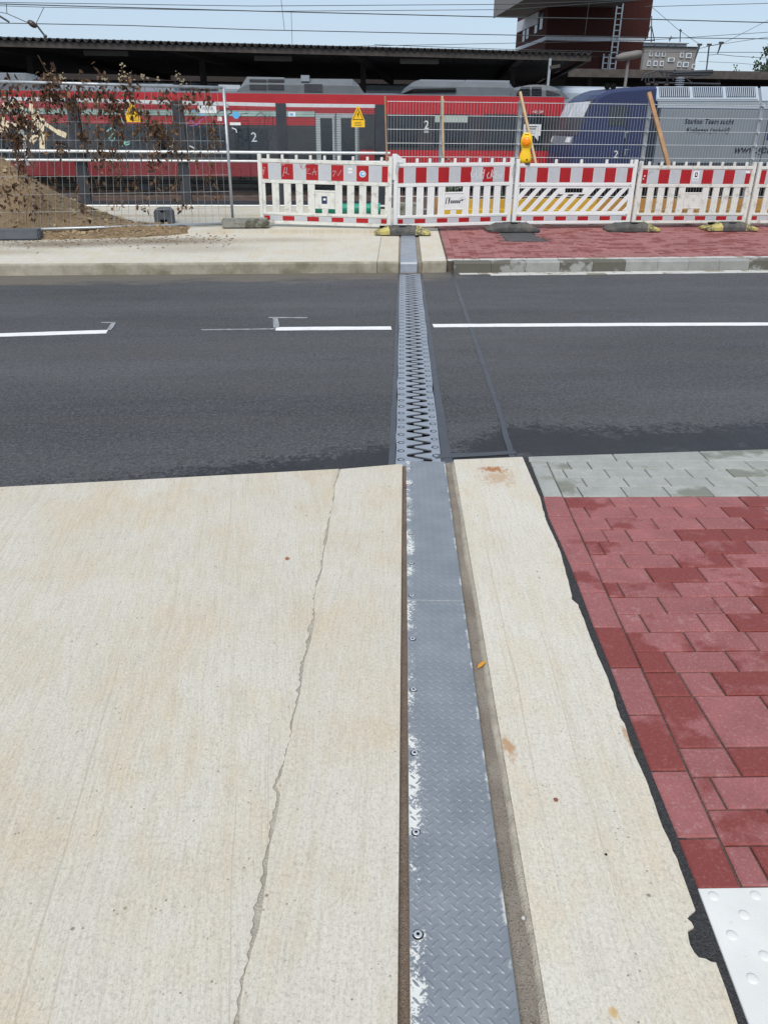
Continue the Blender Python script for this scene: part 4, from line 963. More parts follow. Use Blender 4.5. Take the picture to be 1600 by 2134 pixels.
def fpos(u, v, Y): p = onY(u, v, Y); return V((p.x, Y, gz(p.x, Y)))
f1 = fpos(838, 480, 11.80); foot((f1.x, f1.y, ffz(0, f1.y)), R(-4), 'rubber foot with bright yellow ends standing over the joint plate')
foot(fpos(1066, 480, 12.12), R(2), 'plain black rubber foot partly covering the drain grate', False, False)
foot(fpos(1314, 480, 12.10), R(0), 'worn rubber foot under the slanted-slot and grimy barriers', False, True)
foot(fpos(1516, 480, 12.15), R(1), 'rubber foot with pale yellow ends, rightmost in the row')
# warning lamp on barrier 3
lp = onY(1093, 339.5, 12.36); root = thing('warning_lamp', 'yellow warning lamp with amber lens on top of a barrier', 'warning lamp', lp, None, True, (0, 0, R(-20)))
mb = MB(); loops = []
for z, hx, hy in ((0, .088, .05), (.05, .092, .052), (.10, .088, .048), (.15, .070, .040), (.185, .064, .036), (.23, .078, .036), (.29, .086, .036), (.34, .082, .035), (.385, .060, .032), (.405, .030, .026)):
    loops.append([V((hx*math.cos(t)*(1 if abs(math.cos(t)) > .3 else 1), hy*math.sin(t), z)) for t in [2*math.pi*i/16+math.pi/16 for i in range(16)]])
mb.ring(loops); mb.build('housing', MAT['lampy'], root, True)
mb = MB().lathe([(.074, 0), (.074, .018), (.066, .022)], (0, -.030, .285), 22, 'y'); mb.build('rim', MAT['lampy'], root)
mb = MB().lathe([(.064, .0), (.064, .024), (.050, .036), (.028, .043), (.008, .045)], (0, -.030, .285), 22, 'y'); mb.build('lens', MAT['lens'], root, True)
MB().box(-.025, .025, -.032, -.006, .372, .384).build('carry_slot', MAT['black'], root)
MB().lathe([(.012, 0), (.012, .004)], (.03, -.049, .045), 12, 'y').build('lock', MAT['black'], root)
MB().box(-.08, .08, -.046, .046, -.022, -.0005).build('clamp', MAT['dark'], root)

# ================================================================== timber, boards, pipe behind the barriers
def px(u, v, Y): return onY(u, v, Y)
def board(u0, u1, vt, vb, Y, label, m, th=.045):
    a, b = px(u0, vt, Y), px(u1, vt, Y); zt = (a.z+b.z)/2; zb = (px(u0, vb, Y).z+px(u1, vb, Y).z)/2
    r = thing('formwork_board', label, 'board', (a.x, Y, zb), 'yellow formwork boards behind the barriers')
    bevel(MB().box(a.x, b.x-.004, Y, Y+th, zb+.0, zt).build('panel', MAT[m], r), .004)
    bevel(MB().box(a.x+.002, b.x-.006, Y-.035, Y-.001, zb-.01, zb+.075).build('flange', MAT['yflange' if m == 'ybeam' else 'obeam'], r), .005)
board(925, 1092, 415, 446, 13.2, 'yellow formwork board seen through the logo barrier', 'ybeam')
board(1092, 1245, 414, 446, 13.2, 'bright yellow formwork board seen through the slanted slots', 'ybeam')
board(1245, 1425, 414, 446, 13.22, 'ochre formwork board behind the left half of the grimy barrier', 'obeam')
board(1425, 1530, 414, 446, 13.22, 'browner ochre formwork board behind the right half of the grimy barrier', 'obeam')
board(1530, 1760, 414, 446, 13.24, 'ochre formwork board behind the barrier at the right edge', 'obeam')
a = px(903, 412, 13.1); bevel(MB().box(a.x, a.x+.10, 13.08, 13.18, -.1, a.z).build('timber_stub', MAT['timber2']), .006)
tag(bpy.data.objects['timber_stub'], 'short brown timber stub at the left end of the yellow boards', 'timber')
a = px(832, 424, 13.3); b = px(882, 446, 13.3); bevel(MB().box(a.x, b.x, 13.3, 13.6, -.05, a.z).build('concrete_block', MAT['cblock']), .01)
tag(bpy.data.objects['concrete_block'], 'grey concrete block behind the left part of the logo barrier', 'block')
# green pipe
a = px(648, 432, 12.9); b = px(792, 436, 12.9); z = px(720, 435, 12.9).z
r = thing('green_pipe', 'green plastic pipe lying behind the scribbled barrier', 'pipe', (a.x, 12.9, z))
loops = []; n = 20
def circ(x, rr): return [V((x, 12.9+rr*math.cos(2*math.pi*i/n), z+rr*math.sin(2*math.pi*i/n))) for i in range(n)]
MB().ring([circ(b.x, .066), circ(a.x, .066), circ(a.x, .074), circ(b.x-.16, .074), circ(b.x-.155, .086), circ(b.x, .086), circ(b.x, .066)], True, False).build('pipe_wall', MAT['green'], r, False)
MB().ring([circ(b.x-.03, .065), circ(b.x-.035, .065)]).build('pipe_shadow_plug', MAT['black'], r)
# stakes holding the edging
for u, lab in ((1139, 'short wooden stake against the edging below the slanted-slot barrier'), (1432, 'short wooden stake against the edging below the grimy barrier')):
    p = px(u, 472, 12.76); bevel(MB().box(p.x-.03, p.x+.03, 12.745, 12.795, -.1, .065).build('timber_stake', MAT['timber2']), .004)
    tag(bpy.context.scene.objects[-1] if False else [o for o in bpy.data.objects if o.name.startswith('timber_stake')][-1], lab, 'stake', 'stakes at the edging')

# ================================================================== mat fence behind the boards
FY = 13.75
ztop = px(1100, 214, FY).z; zbot = -.05
fr = thing('mesh_fence', 'galvanised double-rod mesh fence behind the right-hand barriers', 'fence', (px(1080, 400, FY).x, FY, zbot))
posts = [px(u, 330, FY).x for u in (918, 1077, 1340, 1568, 1790)]
xl = px(806, 330, FY).x
hz = [ztop-.005, ztop-.20, ztop-.40, ztop-.60, ztop-.80, ztop-1.0, ztop-1.2, ztop-1.4, ztop-1.6]
spans = [(xl, posts[0])] + list(zip(posts, posts[1:]))
for k, (a, b) in enumerate(spans):
    mb = MB(); x = a+.01
    while x < b-.005:
        lean = 0
        mb.tube((x, FY, zbot), (x, FY, ztop+.015), .0027, 4, None, False); x += .05
    mb.build('upright_rods', MAT['galv'], fr)
    for z in hz:
        mb = MB(); mb.tube((a, FY-.007, z), (b, FY-.007, z), .0042, 5); mb.tube((a, FY+.007, z), (b, FY+.007, z), .0042, 5); mb.build('cross_rod', MAT['galvw'], fr)
for x in posts:
    po = bevel(MB().box(x-.03, x+.03, FY+.015, FY+.075, -.4, ztop+.03).build('post', MAT['galv'], fr), .004)
    for z in hz[:5]: MB().box(x-.014, x+.014, FY-.022, FY+.0149, z-.018, z+.018).build('clamp', MAT['bolt'], po)
def batten(u0, v0, u1, v1, Y0, Y1, w, th, label, m='timber'):
    a, b = px(u0, v0, Y0), px(u1, v1, Y1); o = MB().bar(a, b, th, w, V((1, 0, 0)) if abs(b.x-a.x) < .3 else V((0, -1, 0))).build('timber_batten', MAT[m]); bevel(o, .003)
    tag(o, label, 'batten', 'timber battens leaning on the mesh fence')
batten(802, 200, 806, 345, 13.68, 13.66, .022, .022, 'thin brown batten at the left end of the mesh fence', 'timber2')
batten(921, 200, 924, 352, 13.66, 13.60, .030, .05, 'upright pale batten on the mesh fence left of the warning lamp')
batten(1083, 192, 1118, 352, 13.68, 13.2, .036, .05, 'pale leaning batten just behind the warning lamp')
batten(1351, 193, 1394, 352, 13.68, 13.2, .052, .06, 'brown leaning batten in front of the silver locomotive', 'timber2')

# ================================================================== glazed parapet on the left
PY = 14.45
zt = px(600, 215.5, PY).z; zcap = px(600, 219, PY).z; zh1, zh2 = px(300, 316, PY).z, px(300, 334.5, PY).z; zlow = px(350, 428.5, PY).z
par = thing('glazed_parapet', 'dark steel parapet with striped glass screens and white rails beside the railway', 'parapet', (0, PY, .1))
pxs = [px(u, 310, PY).x for u in (-235, -32, 163, 378, 589, 792)]
def ctilt(x): return max(0, (px(600, 219, PY).x-x))*(px(60, 206, PY).z-px(600, 219, PY).z)/(px(600, 219, PY).x-px(60, 206, PY).x)
zt0 = zt
for x in pxs:
    zt = zt0+ctilt(x)
    mb = MB(); mb.box(x-.085, x+.085, PY+.0, PY+.014, -.5, zt); mb.box(x-.085, x+.085, PY+.126, PY+.14, -.5, zt); mb.box(x-.007, x+.007, PY+.0145, PY+.1255, -.5, zt)
    po = mb.build('post', MAT['anthr'], par)
    MB().box(x-.16, x+.10, PY-.03, PY+.18, .085, .10).build('base_plate', MAT['dark'], po)
for a, b in zip(pxs, pxs[1:]):
    x0, x1 = a+.0865, b-.0865; zcap = px(600, 219, PY).z+min(ctilt(x0), ctilt(x1))
    pane = MB().box(x0, x1, PY+.060, PY+.075, zlow+.08, zcap-.03).build('glass_pane', MAT['glass'], par)
    mb = MB(); z = zlow+.12
    while z < zcap-.06: mb.box(x0, x1, PY+.0575, PY+.0598, z-.0022, z+.0022); z += .036
    o = mb.build('bird_guard_lines', MAT['dark'], pane); o['kind'] = 'stuff'
    MB().bar(V((x0, PY+.067, px(600, 219, PY).z+ctilt(x0))), V((x1, PY+.067, px(600, 219, PY).z+ctilt(x1))), .045, .052).build('cap_rail', MAT['galvw'], par)
    MB().box(x0, x1, PY+.03, PY+.10, zlow-.06, zlow+.0795).build('lower_beam', MAT['anthr'], par)
for z, rr in ((zh1, .024), (zh2, .019), (zlow, .019)):
    MB().tube((pxs[0], PY-.045, z), (px(812, 318, PY).x, PY-.045, z), rr, 10).build('rail', MAT['galvw'], par)
def GP(u, v, d=-.0): return onY(u, v, PY+.055+d)
def spray(strokes, w, m, lab, d=0., name='graffiti'):
    mb = MB()
    for s_ in strokes: ribbon(mb, [GP(u, v, d) for u, v in s_], w, V((0, -1, 0)), .0006)
    o = mb.build(name, MAT[m], par); o['kind'] = 'stuff'; return o
c1 = lambda l: [(x*150/1600, 130+y*200/2133) for x, y in l]
spray([c1(l) for l in ([(80, 900), (120, 960), (150, 1000)], [(220, 880), (330, 890), (430, 920), (500, 1040)], [(180, 990), (300, 1100), (350, 1200)], [(700, 920), (690, 1010), (740, 1150), (760, 1300), (740, 1550)], [(820, 1020), (850, 1250), (880, 1580)], [(980, 1250), (950, 1420), (940, 1580)],
      [(700, 1780), (740, 1680), (830, 1620), (920, 1610), (1060, 1580)], [(930, 1600), (940, 1750), (950, 1920)], [(820, 1180), (900, 1270), (1020, 1370), (1180, 1480), (1300, 1560), (1480, 1620)], [(550, 1130), (580, 1300), (560, 1450)], [(280, 1320), (380, 1420), (420, 1580)], [(80, 1150), (60, 1350), (110, 1500)], [(180, 1300), (160, 1450), (220, 1560)], [(560, 1620), (570, 1720)], [(0, 1400), (30, 1550)])], .055, 'cream', '')
spray([c1(l) for l in ([(930, 1600), (940, 1760), (950, 1920)], [(1280, 1540), (1480, 1630)], [(700, 1780), (780, 1660)])], .085, 'cream', '', -.001)
c2 = lambda l: [(240+x*260/1600, 130+y*200/1231) for x, y in l]
c0 = lambda l: [(x*260/1600, 130+y*200/1231) for x, y in l]
spray([c0(l) for l in ([(1370, 890), (1430, 840), (1480, 870), (1400, 980), (1440, 1010), (1490, 960)], [(1560, 720), (1590, 800), (1570, 900)], [(1580, 700), (1600, 760)], [(1560, 1070), (1610, 1010)])], .02, 'teal', '')
spray([c2(l) for l in ([(90, 1075), (140, 1030), (190, 1015), (180, 1050), (130, 1060)], [(400, 740), (410, 800)], [(0, 780), (50, 760), (90, 700)])], .018, 'teal', '')
c3 = lambda l: [(480+x*340/1600, 140+y*200/941) for x, y in l]
spray([c3(l) for l in ([(170, 450), (110, 460), (90, 530), (180, 520), (175, 600), (90, 600), (85, 560)], [(250, 480), (300, 440), (340, 480), (330, 600), (280, 680), (340, 700), (380, 730), (410, 660), (420, 480)], [(240, 520), (290, 520), (270, 620)], [(345, 470), (370, 560), (385, 470)], [(0, 430), (20, 420), (10, 460)])], .010, 'blackp', '')
spray([c2(l) for l in ([(1290, 660), (1340, 625), (1390, 610)], [(1420, 640), (1450, 590), (1500, 640), (1440, 685)], [(120, 580), (170, 600), (130, 620)])], .016, 'blackp', '')
spray([c2(l) for l in ([(920, 780), (980, 740), (1040, 800), (1130, 720)], [(960, 815), (1060, 800), (1090, 830)], [(1150, 690), (1180, 700)])], .010, 'purple', '')
spray([c2(l) for l in ([(1060, 680), (1110, 660), (1100, 690), (1150, 650)], [(950, 650), (1020, 610), (1040, 640)])], .012, 'blues', '')
spray([c2(l) for l in ([(1500, 840), (1550, 860), (1560, 900)], [(700, 1080), (740, 1060), (730, 1100)], [(950, 1070), (1000, 1090), (1020, 1110)])], .016, 'inkw', '')
def stick(u0, v0, u1, v1, m, name='sticker', d=-.002):
    a, b = GP(u0, v0, d), GP(u1, v1, d); return MB().box(min(a.x, b.x), max(a.x, b.x), a.y-.001, a.y, b.z, a.z).build(name, MAT[m], par)
stick(412, 218, 452, 236, 'inkw'); stick(421, 223, 444, 229, 'film', d=-.004)
stick(453, 243, 463, 252, 'inkw'); stick(479, 255, 502, 261, 'inkw')
mb = MB().lathe([(.055, 0), (.055, .001)], GP(492, 240, -.002), 18, 'y'); mb.build('sticker', MAT['blues'], par)
stick(601, 233, 616, 243, 'inkw'); stick(604, 236, 611, 241, 'blues', d=-.004)
# high-voltage signs
def hv_sign(u, v, label):
    c = onY(u, v, PY+.04); r = thing('high_voltage_sign', label, 'warning sign', c, 'yellow high-voltage signs on the glass', True)
    w_, h_ = .115, .20
    MB().prism([V((-w_, 0, -.02)), V((w_, 0, -.02)), V((.012, 0, h_)), V((-.012, 0, h_))], (0, .004, 0)).build('triangle', MAT['sign'], r)
    a = [V((-w_*.80, -.001, -.005)), V((w_*.80, -.001, -.005)), V((0, -.001, h_*.86))]; c_ = (a[0]+a[1]+a[2])/3
    mb = MB()
    for i in range(3):
        p, q = a[i], a[(i+1) % 3]; mb.prism([p, q, c_+(q-c_)*.84, c_+(p-c_)*.84], (0, .0009, 0))
    mb.build('border', MAT['black'], r)
    MB().prism([V((.012, -.001, .12)), V((-.018, -.001, .065)), V((0, -.001, .066)), V((-.012, -.001, .018)), V((.022, -.001, .078)), V((.004, -.001, .077)), V((.024, -.001, .12))], (0, .0009, 0)).build('lightning_bolt', MAT['black'], r)
    MB().box(-w_*.98, w_*.98, 0, .004, -.115, -.0205).build('text_plate', MAT['sign'], r)
    for i, ww in enumerate((.05, .065, .06)): MB().box(-ww, ww, -.001, -.0001, -.045-.022*i-.003, -.045-.022*i+.004).build('print_line', MAT['ink'], r)
hv_sign(277, 238, 'yellow high-voltage warning sign half hidden by the dead vine'); hv_sign(746, 249, 'yellow high-voltage warning sign beside the train doors')

# ================================================================== leaning wire fence with dead vine
FA, FB = V((-4.75, 11.5, 0)), V((px(484, 465, 12.32).x, 12.32, 0))
def FP(u, v, d=0.):
    p = onAB(u, v, FA, FB); n_ = V((FB.y-FA.y, -(FB.x-FA.x), 0)).normalized(); return p+n_*d
fe = thing('site_fence', 'galvanised wire site fence panel leaning on the left, draped with dead vine', 'fence', (FB.x, FB.y, .05))
TR, BR = FP(466, 183), FP(486, 466); TL, BL = FP(-60, 168.5), FP(-60, 482)
t_ = MB(); t_.tube(TL, TR, .021, 10); t_.build('top_tube', MAT['galv'], fe, True)
MB().tube(BL, BR, .021, 10).build('bottom_tube', MAT['galv'], fe, True)
MB().tube(BR-V((0, 0, .10)), TR+V((0, 0, .015)), .021, 10).build('end_post', MAT['galv'], fe, True); MB().tube(BL-V((0, 0, .08)), TL, .021, 10).build('end_post', MAT['galv'], fe, True)
mb = MB(); n = 36
for i in range(1, n):
    t = i/n; mb.tube(BL.lerp(BR, t), TL.lerp(TR, t), .0026, 4, None, False)
mb.build('upright_wires', MAT['galv'], fe)
for i in range(1, 8):
    t = i/8; MB().tube(BL.lerp(TL, t), BR.lerp(TR, t), .0026, 4, None, False).build('cross_wire', MAT['galv'], fe)
bevel(MB().box(-.02, .02, -.03, .03, -.025, .025, Matrix.Translation(TR+V((.03, 0, -.22)))).build('clamp', MAT['galv'], fe), .004)
# feet
def fblock(c, ang, label, sx_=.34, sy=.24, h=.13, m='cblock'):
    o = MB().box(-sx_, sx_, -sy/2, sy/2, 0, h).build('fence_foot', MAT[m]); bevel(o, .02, 2); o.location = c; o.rotation_euler = (0, 0, ang); tag(o, label, 'fence foot', 'blocks under the site fence')
p = px(513, 484, 12.1); fblock((p.x, 12.12, gz(p.x, 12.12)), R(2), 'mossy concrete fence foot left of the scribbled barrier')
p = px(20, 500, 11.4); fblock((p.x, 11.42, ffz(0, 11.42)), R(4), 'dark grey fence foot at the left edge by the soil heap', .42, .26, .13, 'greypl')
p = px(342, 462, 12.55); z0 = gz(p.x, 12.6); r = thing('grey_block', 'small dark grey plastic block with a grip hole behind the wire fence', 'block', (p.x, 12.6, z0))
mb = MB(); mb.prism([V((p.x-.14, 12.55, z0)), V((p.x+.14, 12.55, z0)), V((p.x+.14, 12.55, z0+.17)), V((p.x+.09, 12.55, z0+.22)), V((p.x-.09, 12.55, z0+.22)), V((p.x-.14, 12.55, z0+.17))], (0, .2, 0)); bevel(mb.build('body', MAT['greypl'], r), .012)
MB().box(p.x-.035, p.x+.035, 12.546, 12.5495, z0+.16, z0+.185).build('grip_hole', MAT['black'], r); MB().box(p.x-.05, p.x+.05, 12.546, 12.5495, z0+.02, z0+.06).build('notch', MAT['black'], r)
# soil heap
cx_, cy_ = px(-10, 440, 12.5).x, 12.55
mb = MB(); NX, NY = 90, 60; X0, X1, Y0_, Y1_ = cx_-2.5, px(470, 490, 12).x, 10.95, 14.2
vs = []
for j in range(NY+1):
    for i in range(NX+1):
        x = X0+(X1-X0)*i/NX; y = Y0_+(Y1_-Y0_)*j/NY
        dx, dy = (x-cx_)/2.05 if x > cx_ else (x-cx_)/1.8, (y-cy_)/1.15
        rr = math.hypot(dx, dy); hgt = max(0, 1-rr)**1.55*1.06
        sk = max(0, 1-math.hypot((x-cx_-.7)/2.3, (y-12.05)/.72))*.17
        hgt = max(hgt, sk); fyl = FA.y+(FB.y-FA.y)*(x-FA.x)/(FB.x-FA.x)
        if y < fyl+.35: hgt = min(hgt, .045+max(0, y-fyl-.08)*2.2)
        n_ = noise.noise(V((x*3, y*3, 0)))*.05+noise.noise(V((x*11, y*11, 3)))*.03
        z = gz(x, y)+hgt+n_*(min(1, hgt*4))-.4*(hgt < .008)
        vs.append(V((x, y, z)))
fs = [(j*(NX+1)+i, j*(NX+1)+i+1, (j+1)*(NX+1)+i+1, (j+1)*(NX+1)+i) for j in range(NY) for i in range(NX)]
mb.add(vs, fs); heap = mb.build('soil_heap', MAT['soil'], None, True); tag(heap, 'heap of dry brown soil and straw behind the wire fence on the left', 'soil heap')
mb = MB(); rn = random.Random(21)
for k in range(5200):
    v_ = vs[rn.randrange(len(vs))]
    if v_.z-gz(v_.x, v_.y) < .012: continue
    p = v_+V((rn.uniform(-.03, .03), rn.uniform(-.03, .03), rn.uniform(0, .012))); a = rn.uniform(0, 6.28); l = rn.uniform(.012, .05); d = V((math.cos(a)*l, math.sin(a)*l, rn.uniform(-.01, .015)))
    s_ = V((-math.sin(a), math.cos(a), 0))*rn.uniform(.003, .008); mb.add([p-d-s_, p+d-s_, p+d+s_+V((0, 0, .004)), p-d+s_+V((0, 0, .004))], [(0, 1, 2, 3)])
for k in range(420):
    v_ = vs[rn.randrange(len(vs))]
    if v_.z-gz(v_.x, v_.y) < .03: continue
    s_ = rn.uniform(.012, .04); M4 = Matrix.Translation(v_) @ Matrix.Rotation(rn.uniform(0, 6), 4, V((rn.random(), rn.random(), 1)).normalized()); mb.box(-s_, s_, -s_*.8, s_*.8, -s_*.6, s_*.6, M4)
o = mb.build('straw_litter', M_('straw', (.36, .27, .16), .9, 0, .5, 9), heap); o['kind'] = 'stuff'
# crumbs on the slab
mb = MB()
for k in range(420):
    x = rn.uniform(-4.5, -1.1); y = rn.gauss(11.35, .32); s_ = rn.uniform(.004, .013); z = gz(x, y)
    mb.box(x-s_, x+s_, y-s_*.7, y+s_*.7, z, z+s_*.8)
tag(mb.build('soil_crumbs', MAT['soil']), 'scattered soil crumbs on the far concrete pavement', 'crumbs', kind='stuff')
# dead vine
vine = thing('dead_vine', 'withered brown climbing vine hanging all over the wire fence', 'vine', (FB.x-2, 11.9, .2))
k3 = lambda l: [(x/3.02, y/3.02) for x, y in l]; k4 = lambda l: [(x/3.02, 280+y/3.02) for x, y in l]
clusters = [(p, 26) for p in k3([(310, 490), (300, 560), (360, 590), (440, 660), (60, 660), (130, 720), (180, 760), (60, 830), (100, 860), (720, 640), (700, 700), (800, 530), (960, 790), (1010, 830), (740, 740)])]
clusters += [(p, 11) for p in k3([(30, 560), (110, 560), (220, 590), (350, 740), (300, 620), (500, 530), (520, 600), (530, 700), (660, 500), (640, 590), (830, 570), (820, 690), (900, 700), (930, 740), (1000, 620), (1050, 640), (1130, 640), (1200, 600), (1220, 710), (1310, 640), (850, 830), (760, 850), (630, 820), (540, 840), (520, 870), (1080, 810), (1060, 870), (1330, 800), (1350, 860), (20, 700), (230, 690), (270, 860), (400, 600), (470, 640), (600, 620)])]
clusters += [(p, 12) for p in k4([(130, 60), (150, 130), (130, 200), (380, 80), (970, 100), (1110, 100), (620, 90), (760, 150), (690, 130)])]
clusters += [(p, 5) for p in k4([(590, 170), (670, 160), (1000, 150), (1190, 150), (920, 160), (1240, 130), (1330, 170), (500, 320), (350, 290), (850, 300), (760, 290), (610, 290), (730, 430), (1100, 350), (1120, 290), (1300, 270), (1350, 380), (1000, 300), (1140, 450), (1200, 430), (915, 430), (40, 320), (60, 430), (150, 400), (250, 330), (270, 460), (220, 470), (540, 460), (30, 370), (90, 300), (180, 280)])]
mbs = MB(); mbf = MB(); fl = [MB() for _ in range(6)]
def leaf(mb, p, l, w_):
    a = rn.uniform(0, 6.28); el = rn.uniform(-1.5, -.3); d = V((math.cos(a)*math.cos(el), math.sin(a)*math.cos(el), math.sin(el)))
    s_ = d.cross(V((rn.uniform(-1, 1), rn.uniform(-1, 1), rn.uniform(-1, 1)))).normalized(); u_ = d.cross(s_)
    c = rn.uniform(-.35, .35)*l; h1 = u_*rn.uniform(.1, .5)*w_
    mb.add([p, p+d*l*.35+s_*w_+h1, p+d*l*.7+s_*w_*.8+h1+u_*c*.4, p+d*l+u_*c, p+d*l*.7-s_*w_*.8+h1+u_*c*.4, p+d*l*.35-s_*w_+h1, p+d*l*.5+u_*c*.3], [(0, 1, 6), (1, 2, 6), (2, 3, 6), (3, 4, 6), (4, 5, 6), (5, 0, 6)])
for ci, ((u, v), n) in enumerate(clusters):
    c = FP(u, v, .0)
    for k in range(int(n*2.3)):
        p = c+V((rn.gauss(0, .065), rn.gauss(0, .05), rn.gauss(0, .075))); leaf(fl[ci % 6], p, rn.uniform(.035, .10), rn.uniform(.009, .026))
    q = c+V((rn.uniform(-.12, .12), 0, rn.uniform(.1, .3))); mbs.path([c-V((0, 0, .12)), c+V((rn.gauss(0, .02), .01, 0)), q], .0028, 4)
    if n > 8: mbs.path([c, c+V((rn.uniform(-.2, .2), .01, -.15)), c+V((rn.uniform(-.25, .25), 0, -.35))], .0022, 4)
for m_ in fl: o = m_.build('dead_leaves', MAT['leafd'], vine); o['kind'] = 'stuff'
for u, v in k3([(770, 420), (790, 470), (995, 490), (1105, 475), (1150, 510), (660, 500), (390, 480), (905, 490), (315, 470), (760, 500), (815, 495)]):
    c = FP(u, v)
    mbs.path([c-V((rn.uniform(-.03, .03), 0, .16)), c], .0025, 4)
    for k in range(9):
        p = c+V((rn.gauss(0, .024), rn.gauss(0, .02), rn.gauss(0, .03))); s_ = rn.uniform(.006, .012); mbf.box(p.x-s_, p.x+s_, p.y-s_, p.y+s_, p.z-s_*.7, p.z+s_*.7)
for (u0, v0, u1, v1) in ((95, 165, 110, 300), (20, 190, 60, 470), (240, 185, 230, 290), (330, 250, 360, 330), (40, 330, 45, 400), (430, 190, 450, 400), (150, 185, 60, 300), (270, 160, 200, 250)):
    a, b = FP(u0, v0), FP(u1, v1); prev = a
    for i in range(1, 9):
        q = a.lerp(b, i/8)+V((rn.gauss(0, .03), rn.uniform(-.01, .02), rn.gauss(0, .02))); mbs.tube(prev, q, .0035, 4); prev = q
o = mbs.build('stems', MAT['stem'], vine); o['kind'] = 'stuff'; o = mbf.build('seed_heads', MAT['seedh'], vine); o['kind'] = 'stuff'
# weeds behind the fence
for i, (u, v) in enumerate(((945, 342), (935, 330), (1040, 420), (1175, 425))):
    c = onY(u, 420, 14.1); top = onY(u, v if i < 2 else 395, 14.1); mb = MB(); mf = MB(); ms = MB()
    r = thing('weed', ['tall leafy weed behind the mesh fence right of the upright batten', 'pale flowering weed behind the mesh fence at the upright batten', 'low green weed seen over the logo barrier boards', 'low green weed seen through the slanted slots'][i], 'weed', (c.x, 14.1, -.1), 'weeds behind the mesh fence')
    for k in range(5):
        x = c.x+rn.uniform(-.12, .12); h = (top.z+.1)*rn.uniform(.7, 1.05); ms.tube((x, 14.1, -.1), (x+rn.uniform(-.08, .08), 14.1+rn.uniform(-.08, .08), -.1+h), .004, 4)
        for q in range(24): leaf(mb, V((x+rn.gauss(0, .06), 14.1+rn.gauss(0, .05), -.1+h*rn.uniform(.1, 1))), rn.uniform(.04, .09), rn.uniform(.01, .025))
        if i == 1 or i == 0:
            for q in range(6): p = V((x+rn.gauss(0, .05), 14.05, -.1+h*rn.uniform(.6, 1))); mf.box(p.x-.012, p.x+.012, p.y-.01, p.y+.01, p.z-.01, p.z+.01)
    mb.build('leaves', MAT['fgreen'], r); ms.build('stems', MAT['fgreen'], r)['kind'] = 'stuff'
    if mf.v: mf.build('flowers', MAT['fpale'], r)['kind'] = 'stuff'

# ================================================================== railway yard
RAILZ = -.85
o = MB().box(-700, 700, 14.7, 1500, -1.6, -1.25).build('ground', MAT['ground']); tag(o, kind='structure')
o = MB().box(-80, 80, 13.0, 14.7, -1.6, -.25).build('embankment', MAT['soil']); tag(o, kind='structure')
o = MB().box(-80, 80, 17, 36.2, -1.3, RAILZ-.16).build('ballast_bed', MAT['ballast']); tag(o, kind='structure')
LY, TY = 27.5, 32.0                            # near faces of locomotive and red train
def track(yc, label):
    r = thing('railway_track', label, 'railway track', (0, yc, RAILZ-.16), 'railway tracks')
    for s_ in (-.75, .75):
        mb = MB(); mb.box(-70, 70, yc+s_-.036, yc+s_+.036, RAILZ-.04, RAILZ); mb.box(-70, 70, yc+s_-.009, yc+s_+.009, RAILZ-.13, RAILZ-.041); mb.box(-70, 70, yc+s_-.07, yc+s_+.07, RAILZ-.155, RAILZ-.1305); mb.build('rail', MAT['rust'], r)
    first = None
    for i in range(76):
        x = -22+.62*i
        if first is None: o = MB().box(-.12, .12, -1.3, 1.3, -.20, 0).build('sleeper', MAT['timber2'], r); first = o.data
        else: o = link('sleeper', first, None, r)
        o.parent = r; o.matrix_parent_inverse = Matrix.Identity(4); o.location = (x, 0, .003)
track(20.6, 'empty railway track nearest the parapet'); track(LY+1.45, 'railway track under the blue and silver locomotive'); track(TY+1.45, 'railway track under the red train')
# low cable trough wall between the tracks
for yy, zt_, lab, m in ((24.0, -.42, 'low rust-brown wall along the second track', 'rust'), (18.2, -.50, 'low dark brown cable trough beside the nearest track', 'rust')):
    mb = MB(); tag(MB().box(-60, 8, yy, yy+.25, -1.2, zt_).build('trough_wall', MAT[m]), lab, 'wall', 'low walls between the tracks')
o = MB().box(-80, 80, 36.2, 62, -1.25, -.12).build('platform', MAT['plat']); tag(o, kind='structure')

def TZ(v, u=600, Y=TY): return onY(u, v, Y).z
def TX(u, v=270, Y=TY): return onY(u, v, Y).x
# ---- red train
tr = thing('red_train', 'red and dark grey regional train with grey roof units under the canopy', 'train', (0, TY, RAILZ))
xN = TX(1176, 260); xB = -34
z_top, z_w0, z_w1, z_r1 = TZ(195.5), TZ(236), TZ(311), TZ(368)
def tbox(name, u0, u1, v0, v1, m, d=.012, par=tr, vv=None, raw=False):
    x0, x1 = (u0, u1) if raw else (TX(u0, (v0+v1)/2), TX(u1, (v0+v1)/2)); um = 600 if raw else (u0+u1)/2
    return MB().box(x0, x1, TY-d, TY-d+.012 if d > .013 else TY+.02, TZ(v1, um), TZ(v0, um)).build(name, MAT[m], par)
